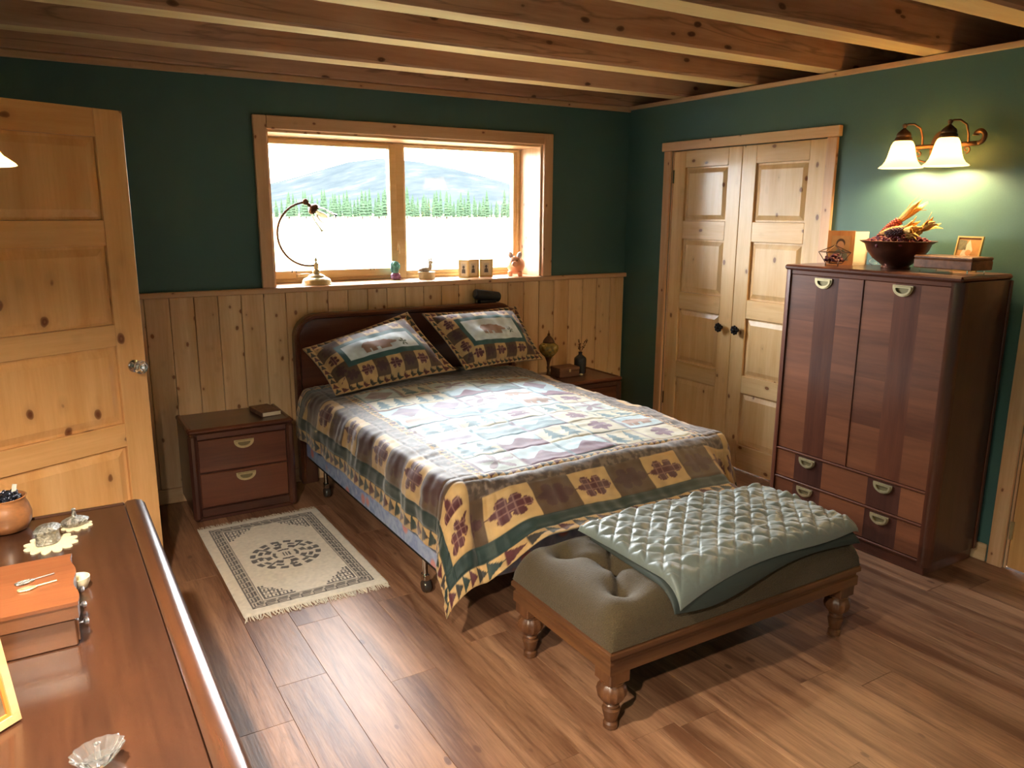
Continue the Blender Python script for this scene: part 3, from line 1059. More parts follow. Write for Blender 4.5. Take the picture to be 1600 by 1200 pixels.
# box spring with blue floral cloth
mt, nt, b = new_mat('blue_floral_cloth')
tc = nd(nt, 'ShaderNodeTexCoord')
n1 = nd(nt, 'ShaderNodeTexNoise', i_Scale=11.0, i_Detail=3.0)
nt.links.new(tc.outputs['Object'], n1.inputs['Vector'])
r1 = ramp(nt, [(.35, C(128, 148, 196)), (.5, C(176, 192, 222)), (.62, C(142, 158, 206)), (.75, C(208, 216, 230))])
nt.links.new(n1.outputs['Fac'], r1.inputs[0])
vo = nd(nt, 'ShaderNodeTexVoronoi', i_Scale=7.0)
nt.links.new(tc.outputs['Object'], vo.inputs['Vector'])
r2 = ramp(nt, [(.16, (1, 1, 1, 1)), (.26, (0, 0, 0, 1))])
nt.links.new(vo.outputs['Distance'], r2.inputs[0])
mx = nd(nt, 'ShaderNodeMix', data_type='RGBA')
nt.links.new(r2.outputs[0], mx.inputs[0])
nt.links.new(r1.outputs[0], mx.inputs[6])
mx.inputs[7].default_value = C(216, 150, 150)
nt.links.new(mx.outputs[2], b.inputs['Base Color'])
b.inputs['Roughness'].default_value = .5
M['floral'] = mt
M['mattress'] = plain('white_ticking', C(205, 205, 205), .7)
bs = tag(MB().box(-2.535, -1.055, -2.10, -.10, .1725, .375, b=.02).build('box_spring', 'floral', None), 'blue floral box spring showing below the quilt', 'box spring')
ma = tag(MB().box(-2.530, -1.060, -2.095, -.105, .3755, .575, b=.05).build('mattress', 'mattress', None), 'mattress under the patchwork quilt', 'mattress')

# ================================================================== TEXTILES
def fnoise(n, m_, lx, ly=None, seed=0):
    """smooth random field of unit deviation, correlation length lx, ly in samples"""
    ly = ly or lx
    r_ = np.random.default_rng(seed).normal(size=(n, m_))
    kx = np.fft.fftfreq(n)[:, None]
    ky = np.fft.fftfreq(m_)[None, :]
    f = np.exp(-2 * (PI * kx * lx) ** 2 - 2 * (PI * ky * ly) ** 2)
    o = np.real(np.fft.ifft2(np.fft.fft2(r_) * f))
    return o / (o.std() + 1e-9)


def paint(col, mask, c, amount=1.0):
    col[mask] = col[mask] * (1 - amount) + np.array(c) * amount


def leaf_mask(p, q):
    """oak leaf in [-1,1] square, stem towards -q"""
    mk = (p / .26) ** 2 + (q / .80) ** 2 < 1
    for cx, cy, r in ((.36, .22, .23), (-.36, .22, .23), (.38, -.30, .24), (-.38, -.30, .24), (0, .58, .25)):
        mk |= (p - cx) ** 2 + (q - cy) ** 2 < r * r
    mk |= (np.abs(p) < .05) & (q < -.5) & (q > -.95)
    return mk


def bear_mask(p, q):
    e = lambda cx, cy, a, b: ((p - cx) / a) ** 2 + ((q - cy) / b) ** 2 < 1
    mk = e(-.1, .08, .62, .36) | e(-.35, .12, .34, .36) | e(.5, -.02, .3, .24) | e(.74, -.12, .18, .13) | e(.44, .24, .09, .1)
    for lx in (-.58, -.26, .18, .44):
        mk |= (np.abs(p - lx) < .13) & (q < 0) & (q > -.58)
    return mk


def star_mask(p, q):
    a = np.arctan2(q, p)
    r = np.hypot(p, q)
    return r < .5 + .38 * np.cos(5 * (a - PI / 2))


def tree_mask(p, q):
    mk = np.zeros_like(p, dtype=bool)
    for z0, z1, w_ in ((-.7, .0, .75), (-.25, .45, .58), (.2, .9, .4)):
        mk |= (q > z0) & (q < z1) & (np.abs(p) < w_ * (z1 - q) / (z1 - z0))
    mk |= (np.abs(p) < .09) & (q > -.92) & (q <= -.7)
    return mk


BEIGE, BROWN, LEAFD, MAROON = C(184, 150, 100), C(82, 60, 41), C(66, 36, 36), C(76, 27, 34)
DGREEN, SPECK, PALE, CREAM = C(20, 42, 39), C(80, 65, 56), C(168, 190, 200), C(186, 180, 160)
TEAL, MAUVE, BEARC, BACKC = C(62, 100, 110), C(108, 72, 94), C(146, 116, 102), C(66, 82, 104)
PLAID = C(150, 112, 100)


def tri_band(col, along, across, sel, cell, w_, flip=False):
    """row of triangles: along = metres along the band, across in [0,w_]"""
    i = np.floor(along / cell).astype(int)
    f = along / cell - i
    g = across / w_
    paint(col, sel, BEIGE)
    tri = sel & (np.abs(g - .5) < .52 * ((1 - f) if not flip else f)) & (f > .04)
    kk = i % 3
    paint(col, tri & (kk == 0), DGREEN)
    paint(col, tri & (kk == 1), MAROON)
    paint(col, tri & (kk == 2), C(48, 44, 40))


def leaf_squares(col, along, across, sel, cell, w_, turn=0, start=0):
    i = np.floor(along / cell).astype(int) + start
    p = (along / cell - np.floor(along / cell)) * 2 - 1
    q = across / w_ * 2 - 1
    even = i % 2 == 0
    paint(col, sel & even, BEIGE)
    paint(col, sel & ~even, BROWN)
    lm = leaf_mask(q * .98, p * .92) if turn else leaf_mask(p * .98, q * .92)
    paint(col, sel & even & lm, MAROON)
    paint(col, sel & ~even & lm, LEAFD)
    ln = ((np.abs(np.mod(p * 3, 1) - .5) < .07) | (np.abs(np.mod(q * 3, 1) - .5) < .07))
    paint(col, sel & even & lm & ln, PLAID, .6)


# ---- quilt
OL, OFr, TOPW = .335, .40, 1.40
XQ, YQ0, YQ1, ZQ = -2.49, -.13, -2.06, .612
Wq, Lq = OL * 2 + TOPW, (YQ0 - YQ1) + OFr
ns, ntt = int(Wq / .005), int(Lq / .005)
S, T = np.meshgrid(np.linspace(0, Wq, ns), np.linspace(0, Lq, ntt), indexing='ij')
a_l = np.clip(OL - S, 0, None)
a_r = np.clip(S - OL - TOPW, 0, None)
b_f = np.clip(T - (YQ0 - YQ1), 0, None)
xt = XQ + np.clip(S - OL, 0, TOPW)
yt = YQ0 - np.clip(T, 0, YQ0 - YQ1)
a_ = a_l + a_r
sgn = np.where(a_l > 0, -1.0, 1.0)
d_ = np.hypot(a_, b_f)
phi = np.arctan2(b_f, a_ + 1e-9)
hd = np.interp(d_, [0, .05, .10, .2, .33, .55], [0, .043, .064, .078, .09, .085])
vd = np.interp(d_, [0, .05, .10, .2, .33, .55], [0, .012, .052, .148, .275, .50]) 
flare = np.sin(phi) ** .8 * sstep(.03, .16, d_)
hd = hd + np.clip(.43 * d_ - hd, 0, None) * flare
vd = vd * (1 - flare) + np.sqrt(np.clip(d_ ** 2 - hd ** 2, 0, None)) * 1.02 * flare
px_h = xt + sgn * hd * np.cos(phi)
py_h = yt - hd * np.sin(phi)
pz_h = ZQ - vd
# foot end lies over the back of the bench
kb = [0, .05, .10, .20, .30, .36, .40]
yb_ = np.interp(b_f, kb, [0, .048, .090, .165, .245, .302, .34])
zb_ = np.interp(b_f, kb, [0, .006, .026, .090, .144, .158, .158])
wgt = sstep(-2.47, -2.27, xt) * (1 - sstep(-1.26, -1.10, xt)) * (a_ == 0)
PX = px_h
PY = py_h * (1 - wgt) + (yt - yb_) * wgt
PZ = pz_h * (1 - wgt) + (ZQ - zb_) * wgt
# slight crown of the bed, rise under the pillows, slumped sides
PZ = PZ + .022 * np.sin(PI * np.clip((xt - XQ) / TOPW, 0, 1)) * (b_f == 0) * sstep(0, .3, YQ0 - YQ1 - T)
Q = np.stack([PX, PY, PZ], -1)
for _ in range(6):                                       # soften the creases of the piecewise profile
    Q[1:-1] = (Q[:-2] + 2 * Q[1:-1] + Q[2:]) / 4
    Q[:, 1:-1] = (Q[:, :-2] + 2 * Q[:, 1:-1] + Q[:, 2:]) / 4
col = np.zeros((ns, ntt, 4))
col[..., 3] = 1
dl, dr_, df, dh = S, Wq - S, Lq - T, T
TR, GR, LFs, LFf, SPK, THN = .070, .066, .205, .168, .075, .040
side = np.minimum(dl, dr_)
# nested borders: depth measured in band units so that side and foot bands meet at the corner
cuts_s = np.cumsum([0, TR, GR, LFs, SPK, THN])
cuts_f = np.cumsum([0, TR, GR, LFf, SPK, THN])
cuts_h = np.cumsum([0, TR, GR, .08, SPK + .05, THN])
u_s = np.interp(side, cuts_s, range(6))
u_f = np.interp(df, cuts_f, range(6))
u_h = np.interp(dh, cuts_h, range(6))
ub = np.minimum(np.minimum(u_s, u_f), u_h)
on_s, on_f = (u_s <= u_f) & (u_s <= u_h), (u_f < u_s) & (u_f <= u_h)
on_h = ~(on_s | on_f)
lay = np.minimum(ub.astype(int), 5)
col[..., :3] = PALE[:3]
# centre field: patchwork blocks
fs0, ft0 = cuts_s[-1], cuts_h[-1]
FW, FH = Wq - 2 * fs0, Lq - ft0 - cuts_f[-1]
nbx, nby = 5, 8
bw, bh = FW / nbx, FH / nby
fx, fy = S - fs0, T - ft0
bi, bj = np.floor(fx / bw).astype(int), np.floor(fy / bh).astype(int)
lp, lq = (fx / bw - bi) * 2 - 1, -((fy / bh - bj) * 2 - 1)
fld = lay == 5
kinds = np.random.default_rng(5).permutation(np.arange(nbx * nby) % 8).reshape(nbx, nby)
kd = kinds[np.clip(bi, 0, nbx - 1), np.clip(bj, 0, nby - 1)]
bgs = [PALE, CREAM, CREAM, C(156, 174, 182), PALE, CREAM, PALE, C(176, 186, 184)]
for kq in range(8):
    paint(col, fld & (kd == kq), bgs[kq])
paint(col, fld & (kd == 0) & bear_mask(lp * 1.05, lq * 1.05), BEARC)
paint(col, fld & ((kd == 1) | (kd == 2)) & (tree_mask((lp - .42) * 1.9, lq * 1.08) | tree_mask((lp + .42) * 1.9, lq * 1.08)), TEAL)
paint(col, fld & (kd == 5) & leaf_mask(lp * 1.25, lq * 1.25), MAUVE)
paint(col, fld & (kd == 4) & (lq < .35 * np.sin(lp * 4 + 1)), MAUVE)
paint(col, fld & (kd == 3) & (lq < .1 + .3 * np.sin(lp * 5)), TEAL, .8)
paint(col, fld & (kd == 6) & (np.abs(lp) < .75 * (1 - np.abs(lq + .1))), C(136, 122, 140))
paint(col, fld & (kd == 7) & star_mask(lp, lq), MAUVE, .8)
sash = fld & ((np.abs(lp) > .90) | (np.abs(lq) > .92))
paint(col, sash & ((bi + bj) % 3 == 0), TEAL, .75)
paint(col, sash & ((bi + bj) % 3 == 1), MAUVE, .75)
# thin triangles, speckled band
al = np.where(on_s, T, S)
th_ac = np.where(on_s, side - cuts_s[4], np.where(on_f, df - cuts_f[4], dh - cuts_h[4]))
tri_band(col, al, th_ac, lay == 4, .036, THN)
paint(col, lay == 3, SPECK)
spk = fnoise(ns, ntt, 1.1, seed=3)
paint(col, (lay == 3) & (spk > .5), C(112, 94, 82))
paint(col, (lay == 3) & (spk < -.7), C(66, 52, 46))
leaf_squares(col, T, side - cuts_s[2], (lay == 2) & on_s, .195, LFs, turn=1)
leaf_squares(col, S - .01, df - cuts_f[2], (lay == 2) & on_f, .195, LFf, turn=1)
paint(col, (lay == 2) & on_h, SPECK)
corner = (lay == 2) & (u_s < 3) & (u_f < 3)
cp_, cq_ = (side - cuts_s[2]) / LFs * 2 - 1, (df - cuts_f[2]) / LFf * 2 - 1
paint(col, corner, BEIGE)
lm = leaf_mask((cp_ - cq_) * .8, -(cp_ + cq_) * .62)
paint(col, corner & lm, MAROON)
paint(col, corner & lm & ((np.abs(np.mod(cp_ * 3, 1) - .5) < .07) | (np.abs(np.mod(cq_ * 3, 1) - .5) < .07)), PLAID, .6)
paint(col, lay == 1, DGREEN)
tri_band(col, al, np.where(on_s, side, np.where(on_f, df, dh)), lay == 0, .062, TR)
# cloth mottling (print of the fabric)
col[..., :3] *= (1 + .06 * fnoise(ns, ntt, 2.0, seed=8))[..., None]
col = np.clip(col, 0, 1)
# quilted relief and folds
N = normals(Q)
N *= np.sign(N[ns // 2, ntt // 3, 2])
rel = .0016 * fnoise(ns, ntt, 3.0, 9.0, seed=1) + .0016 * fnoise(ns, ntt, 9.0, 3.0, seed=2) + .0030 * fnoise(ns, ntt, 16, 16, seed=4)
seam = np.zeros_like(S)
for arr, cuts in ((side, cuts_s), (df, cuts_f)):
    for c_ in cuts[1:]:
        seam += np.exp(-((arr - c_) / .006) ** 2)
seam += fld * (np.exp(-((1 - np.abs(lp)) * bw / 2 / .006) ** 2) + np.exp(-((1 - np.abs(lq)) * bh / 2 / .006) ** 2))
rel += -.0035 * np.clip(seam, 0, 1)
hang = sstep(.02, .2, d_ * (1 - wgt))
rel += hang * .0055 * np.sin(np.where(b_f > a_, S, T) * 21 + 2 * fnoise(ns, ntt, 40, seed=6))
rel += .004 * np.clip(fnoise(ns, ntt, 26, 60, seed=12), -1.5, 2)
Q = Q + N * (rel + .012)[..., None]
# keep clear of the bed sides
back = Q - N * .007
cq4 = np.concatenate([col.reshape(-1, 4), np.tile(np.array(BACKC), (ns * ntt, 1))])
M['quilt'] = attr_mat('patchwork_cotton', .62, bump=.25, bscale=350, sheen=.35, spec=.4)


def grid2(name, P, B, mat, parent, colall):
    o = grid_mesh(name, P, mat, parent, col=None, closed_back=B)
    a = o.data.color_attributes.new('Col', 'FLOAT_COLOR', 'POINT')
    a.data.foreach_set('color', np.asarray(colall, dtype=np.float32).ravel())
    return o


qo = grid2('quilt', Q[:, ::-1], back[:, ::-1], 'quilt', None, np.concatenate([col[:, ::-1].reshape(-1, 4), np.tile(np.array(BACKC), (ns * ntt, 1))]))
tag(qo, 'patchwork quilt with leaf squares and triangle border spread over the bed', 'quilt')


# ---- pillow shams
def sham(label, TL, TR_, BR, BL, thick, seed):
    n, m_ = 170, 124
    p, q = np.meshgrid(np.linspace(-1, 1, n), np.linspace(-1, 1, m_), indexing='ij')
    TL, TR_, BR, BL = map(np.array, (TL, TR_, BR, BL))
    s, t = (p[..., None] + 1) / 2, (q[..., None] + 1) / 2
    base = (BL * (1 - s) + BR * s) * (1 - t) + (TL * (1 - s) + TR_ * s) * t
    Nn = normals(base)
    if Nn[n // 2, m_ // 2, 1] > 0:
        Nn = -Nn
    # edges pulled in between the corners
    ctr = (TL + TR_ + BR + BL) / 4
    pull = 1 - .055 * (1 - p ** 2) * np.abs(q) ** 3 - .05 * (1 - q ** 2) * np.abs(p) ** 3
    base = ctr + (base - ctr) * pull[..., None]
    pi2, qi2 = np.clip(np.abs(p) / .88, 0, 1), np.clip(np.abs(q) / .86, 0, 1)
    puff = ((1 - pi2 ** 2.6) * (1 - qi2 ** 2.6)) ** .55
    wr_ = .0022 * fnoise(n, m_, 4, 10, seed) + .0028 * fnoise(n, m_, 9, 7, seed + 1) + .006 * fnoise(n, m_, 22, 22, seed + 2)
    fr = base + Nn * (thick * .62 * puff + wr_ * (.3 + .7 * puff) + .006)[..., None]
    bk = base - Nn * (thick * .38 * puff + .002)[..., None]
    c = np.zeros((n, m_, 4))
    c[..., 3] = 1
    w_ = np.linalg.norm(TR_ - TL)
    h_ = np.linalg.norm(TL - BL)
    X, Yv = (p + 1) / 2 * w_, (q + 1) / 2 * h_
    ex, ey = np.minimum(X, w_ - X), np.minimum(Yv, h_ - Yv)
    e = np.minimum(ex, ey)
    onx = ex <= ey
    alg = np.where(onx, Yv, X)
    tri_band(c, alg, e, e < .036, .040, .036)
    leaf_squares(c, alg, e - .036, (e >= .036) & (e < .116), h_ / 5.0, .080, turn=1, start=seed)
    paint(c, (e >= .116) & (e < .146), C(44, 84, 84))
    paint(c, e >= .146, C(204, 218, 226))
    cp, cq = (X - w_ * .47) / (w_ * .17), (Yv - h_ * .5) / (h_ * .17)
    paint(c, (e >= .146) & bear_mask(cp, cq), BEARC)
    sp, sq = (X - w_ * .68) / .030, (Yv - h_ * .45) / .030
    paint(c, (e >= .146) & star_mask(sp, sq), C(60, 84, 80))
    c[..., :3] *= (1 + .07 * fnoise(n, m_, 2.2, seed=seed + 5))[..., None]
    c = np.clip(c, 0, 1)
    flip = np.dot(np.cross(fr[n // 2 + 1, m_ // 2] - fr[n // 2, m_ // 2], fr[n // 2, m_ // 2 + 1] - fr[n // 2, m_ // 2]), Nn[n // 2, m_ // 2]) < 0
    if flip:
        fr, bk, c = fr[:, ::-1], bk[:, ::-1], c[:, ::-1]
    o = grid2('pillow', fr, bk, 'quilt', None, np.concatenate([c.reshape(-1, 4), np.tile(np.array(BROWN), (n * m_, 1))]))
    return tag(o, label, 'pillow', 'bear pillows against the headboard')


sham('bear pillow on the window-left half of the headboard, tilted with one corner raised', (-2.56, -.225, .872), (-1.885, -.20, 1.045), (-1.705, -.50, .712), (-2.485, -.56, .655), .17, 20)
sham('bear pillow under the black speaker, lying on the closet side of the bed', (-1.785, -.20, 1.030), (-1.085, -.19, 1.035), (-1.045, -.47, .715), (-1.635, -.50, .705), .17, 31)

# ---- folded throw on the bench
def throw_fold(name, TLc, TRc, BRc, BLc, z0, th, mat, parent, seed, quilted):
    n, m_ = 230, 130
    p, q = np.meshgrid(np.linspace(0, 1, n), np.linspace(0, 1, m_), indexing='ij')
    f = lambda A_, B_: np.array(A_)[None, None, :] * 1.0
    A0, A1, A2, A3 = map(np.array, (BLc, BRc, TRc, TLc))
    XY = (A0 * (1 - p)[..., None] + A1 * p[..., None]) * (1 - q)[..., None] + (A3 * (1 - p)[..., None] + A2 * p[..., None]) * q[..., None]
    # slightly wavy outline
    XY = XY + .008 * np.stack([fnoise(n, m_, 60, seed=seed), fnoise(n, m_, 60, seed=seed + 1)], -1)
    x_, y_ = XY[..., 0], XY[..., 1]
    ddx = np.minimum(x_ - (BX0 - .004), (BX1 + .004) - x_)
    ddy = np.minimum(y_ - (BY0 - .004), (BY1 + .1) - y_)
    r2 = lambda d, r: np.sqrt(np.clip(1 - (1 - np.clip((d + .035) / r, 0, 1)) ** 2, 0, 1))
    zc = .318 + .128 * r2(ddx, .11) ** .8 * r2(ddy, .11) ** .8 + z0
    wl_, hl_ = np.linalg.norm(A1 - A0), np.linalg.norm(A3 - A0)
    e = np.minimum(np.minimum(p, 1 - p) * wl_, np.minimum(q, 1 - q) * hl_)
    lump = np.sqrt(np.clip(1 - (1 - np.clip(e / .03, 0, 1)) ** 2, 0, 1))
    top_ = zc + th * lump
    if quilted:
        u_, v_ = p * wl_, q * hl_
        cell = .088
        d1_, d2_ = np.mod((u_ + v_) / cell, 1), np.mod((u_ - v_) / cell, 1)
        pf = (np.sin(PI * d1_) * np.sin(PI * d2_)) ** .6
        line = np.exp(-((np.abs(d1_ - .5) - .5) / .05) ** 2) + np.exp(-((np.abs(d2_ - .5) - .5) / .05) ** 2)
        big = np.sin(2 * PI * (u_ * .8 + v_) / .17)
        top_ = top_ + lump * (.009 * pf - .003 * line + .0022 * fnoise(n, m_, 3, 2.2, seed + 3) + .0032 * fnoise(n, m_, 7, 4, seed + 4) * (.3 + pf) + .004 * fnoise(n, m_, 30, seed=seed + 6))
    else:
        top_ = top_ + lump * .003 * fnoise(n, m_, 20, seed=seed + 6)
    P = np.stack([x_, y_, top_], -1)
    B = np.stack([x_, y_, zc - .002], -1)
    return grid_mesh(name, P, mat, parent, closed_back=B)


M['throw'] = plain('sage_cotton_throw', C(108, 116, 111), .4, bump=.12, bscale=500, sheen=.3, spec=.5)
M['throw_back'] = plain('slate_green_backing', C(52, 58, 54), .65, bump=.1, bscale=400)
Th = thing('throw_blanket', 'folded sage grey quilted throw lying across the tufted bench', 'blanket', (-1.7, -2.7, .44))
throw_fold('lower_fold', (-2.14, -2.50), (-1.20, -2.50), (-1.195, -2.985), (-2.17, -3.000), .012, .020, 'throw_back', Th, 41, False)
throw_fold('upper_fold', (-2.20, -2.445), (-1.235, -2.46), (-1.215, -2.955), (-2.19, -3.000), .034, .026, 'throw', Th, 52, True)

# ---- rug
RX0, RX1, RY0, RY1 = -3.255, -2.615, -1.585, -.525
n, m_ = 200, 330
X_, Y_ = np.meshgrid(np.linspace(RX0, RX1, n), np.linspace(RY0, RY1, m_), indexing='ij')
cx_, cy_ = (RX0 + RX1) / 2, (RY0 + RY1) / 2
ex, ey = np.minimum(X_ - RX0, RX1 - X_), np.minimum(Y_ - RY0, RY1 - Y_)
e = np.minimum(ex, ey)
col = np.zeros((n, m_, 4))
col[...] = C(222, 212, 196)
DK = C(80, 72, 70)
paint(col, (e > .050) & (e < .104), C(186, 174, 158))
for a, b_ in ((.048, .054), (.100, .106)):
    paint(col, (e > a) & (e < b_), DK)
alg = np.where(ex <= ey, Y_ - RY0, X_ - RX0)
f = np.mod(alg / .052, 1)
g = (e - .054) / .046
inb = (g > 0) & (g < 1)
paint(col, inb & ((np.abs(g - .2) < .09) & (f < .8)), DK)
paint(col, inb & ((np.abs(g - .8) < .09) & (f > .2)), DK)
paint(col, inb & (np.abs(g - .5) < .08) & (f > .12) & (f < .92), DK)
paint(col, inb & (np.abs(f - .05) < .07) & (g < .55), DK)
# stepped corner frets
ccx, ccy = ex - .112, ey - .112
stp = np.floor(ccx / .034) + np.floor(ccy / .034)
cf = (ccx > 0) & (ccy > 0) & (stp < 4)
ff, gg = np.mod(ccx / .034, 1), np.mod(ccy / .034, 1)
paint(col, cf & ((ff < .22) | (gg < .22) | ((np.abs(ff - .6) < .12) & (gg > .35) & (gg < .85))), DK)
# round medallion
rr, aa = np.hypot(X_ - cx_, Y_ - cy_), np.arctan2(Y_ - cy_, X_ - cx_)
med = np.zeros_like(rr, dtype=bool)
med |= (np.abs(rr - .155) < .013) & (np.sin(aa * 16) > -.35)
med |= (np.abs(rr - .122) < .010) & (np.sin(aa * 12 + 1) > -.2)
med |= (np.abs(rr - .088) < .014) & (np.sin(aa * 8) > -.1)
med |= (np.abs(rr - .055) < .008) & (np.cos(aa * 4) > -.5)
med |= (np.maximum(np.abs(X_ - cx_), np.abs(Y_ - cy_)) < .024) & (np.mod((X_ - cx_) * 70, 1) < .5)
med |= (rr > .095) & (rr < .165) & (np.abs(np.sin(aa * 4)) < .18)
paint(col, med, DK)
col[..., :3] *= (1 + .04 * fnoise(n, m_, 1.5, seed=77))[..., None]
hz = .011 - .006 * np.exp(-(e / .006)) + .0006 * fnoise(n, m_, 3, seed=78)
hz -= .0012 * (col[..., 0] < .2)
Rg = thing('rug', 'small cream rug with grey fret border and round medallion beside the bed', 'rug', (cx_, cy_, 0))
M['rugm'] = attr_mat('wool_pile', .95, bump=.5, bscale=500, sheen=.3, spec=.1)
grid_mesh('pile', np.stack([X_, Y_, hz], -1), 'rugm', Rg, col=np.clip(col, 0, 1), closed_back=None)
M['fringe'] = plain('cream_fringe', C(222, 212, 194), .9)
for yy, sy in ((RY0, -1), (RY1, 1)):
    fr = MB()
    for i in range(105):
        xx = RX0 + (RX1 - RX0) * (i + .5) / 105
        dx_ = random.gauss(0, .010)
        L_ = random.uniform(.030, .048)
        fr.tube([(xx, yy - sy * .004, .006), (xx + dx_ * .4, yy + sy * L_ * .5, .004), (xx + dx_, yy + sy * L_, .0028)], [.0026, .0024, .0012], 4)
    fo = fr.build('fringe', 'fringe', Rg)
    fo['kind'] = 'stuff'

# ================================================================== SMALL THINGS
def px(u, v, z):
    """point of the photograph (1600x1200) on the horizontal plane at height z"""
    d = rt2 * ((u - 800) / FPX) - up2 * ((v - 600) / FPX) + fwd
    t = (z - CAM[2]) / d.z
    return Vector(CAM) + d * t


SILL = 1.217
M['bulb'] = plain('clear_bulb_grey', C(176, 172, 160), .2, trans=.6)
# --- sill lamp
lx, ly = -2.36, .085
L1 = thing('desk_lamp', 'brass table lamp with curved arm and clear glass shade on the window sill', 'lamp', (lx, ly, SILL))
MB().lathe([(.092, 0), (.094, .004), (.088, .010), (.086, .024), (.078, .034), (.062, .042), (.052, .045), (.050, .052), (.036, .060), (.020, .066)], 36, (lx, ly, SILL + .0005)).build('base', 'brass', L1, smooth=50)
MB().lathe([(.020, .066), (.024, .074), (.022, .086), (.012, .094), (.015, .100), (.015, .128), (.010, .132), (.005, .140), (.009, .150), (.002, .166)], 20, (lx, ly, SILL)).build('stem', 'brass', L1, smooth=50)
ccx, ccz, cr_ = lx - .035, SILL + .115 + .19, .19
arc = [(ccx + cr_ * math.cos(a), ly, ccz + cr_ * math.sin(a)) for a in np.linspace(math.radians(-80), math.radians(-262), 36)]
M['copper'] = plain('brown_copper', C(120, 84, 66), .45, .3)
MB().tube([(lx, ly, SILL + .116)] + arc, .0065, 10).build('arm', 'copper', L1, smooth=True)
tip = Vector(arc[-1])
MB().ellipsoid(tip + Vector((.014, -.004, .004)), (.019, .014, .019), 14, 10).build('joint', 'bronze', L1, smooth=True)
axd = Vector((.72, -.12, -.68)).normalized()
rotm = axd.to_track_quat('Z', 'Y').to_matrix()
so = tip + Vector((.018, -.004, .0))
MB().lathe([(.008, .0), (.011, .03), (.020, .034), (.034, .046), (.036, .052), (.036, .064), (.030, .066), (.030, .074)], 20, so, rotm).build('socket', 'bronze', L1, smooth=50)
gp = [(.031, .070), (.040, .080), (.052, .110), (.060, .145), (.066, .165), (.074, .178)]
MB().lathe(gp + [(r - .002, z) for r, z in reversed(gp)], 28, so, rotm, cap=False).build('glass_shade', 'thin_glass', L1, smooth=True)
bm_ = MB().lathe([(.012, .06), (.014, .085), (.024, .105), (.030, .13), (.026, .148), (.012, .160), (.001, .163)], 18, so, rotm)
bm_.build('bulb', 'bulb', L1, smooth=True)

# --- figurine, keepsake box, folding frame, piggy bank
p0 = px(618, 437, SILL)
F1 = thing('figurine', 'small turquoise and purple figurine by the window mullion', 'figurine', p0)
M['turq'] = plain('turquoise_glaze', C(92, 168, 170), .2, coat=.5, var=.25, bscale=45)
M['violet'] = plain('violet_glaze', C(160, 108, 160), .25, coat=.5, var=.25, bscale=60)
b1 = MB().ellipsoid(p0 + Vector((0, 0, .025)), (.034, .028, .026)).ellipsoid(p0 + Vector((-.008, -.012, .014)), (.030, .022, .015)).ellipsoid(p0 + Vector((.020, -.008, .013)), (.016, .018, .013))
b1.build('base', 'violet', F1, smooth=True)
b2 = MB().ellipsoid(p0 + Vector((.0, 0, .065)), (.026, .022, .034)).ellipsoid(p0 + Vector((-.006, 0, .098)), (.030, .022, .026))
b2.ellipsoid(p0 + Vector((.022, -.004, .088)), (.012, .010, .024)).ellipsoid(p0 + Vector((-.026, -.004, .075)), (.010, .010, .028)).tube(spiral(p0 + Vector((-.004, -.018, .1)), (1, 0, 0), (0, 0, 1), .022, .006, 0, 7, 18), .005, 6)
b2.build('body', 'turq', F1, smooth=True)

p0 = px(667, 436, SILL)
F2 = thing('keepsake_box', 'small pale oval box with an animal lying on its lid, on the sill', 'box', p0)
M['ivory'] = plain('ivory_resin', C(214, 200, 168), .5, var=.08, bscale=50)
M['stone'] = plain('pale_stone_glaze', C(186, 178, 166), .5, var=.2, bscale=60)
ov = [(.058 * math.cos(a), .036 * math.sin(a)) for a in np.linspace(0, 2 * PI, 28, endpoint=False)]
MB().prism(ov, p0, (1, 0, 0), (0, 1, 0), .0005, .038).build('body', 'ivory', F2, smooth=40)
ld = MB().prism([(a * 1.04, b_ * 1.04) for a, b_ in ov], p0, (1, 0, 0), (0, 1, 0), .0385, .048).build('lid', 'ivory', F2, smooth=40)
an = MB().ellipsoid(p0 + Vector((-.008, 0, .062)), (.040, .020, .018)).ellipsoid(p0 + Vector((.024, -.004, .085)), (.013, .013, .028)).ellipsoid(p0 + Vector((.024, -.010, .112)), (.016, .014, .013))
an.ellipsoid(p0 + Vector((.016, -.004, .130)), (.004, .004, .014)).ellipsoid(p0 + Vector((.032, -.004, .130)), (.004, .004, .014)).ellipsoid(p0 + Vector((-.044, 0, .060)), (.014, .014, .012))
an.build('animal', 'stone', ld, smooth=True)

p0 = px(745, 433, SILL)
F3 = thing('folding_frame', 'gold folding frame of three small portrait photos on the sill', 'picture frame', p0)
M['gold'] = plain('pale_gold_frame', C(200, 176, 122), .4, .4)
M['photo'] = plain('grey_photo_print', C(190, 182, 168), .5, var=.1, bscale=60)
M['photod'] = plain('dark_photo_figure', C(78, 74, 72), .5, var=.2, bscale=90)


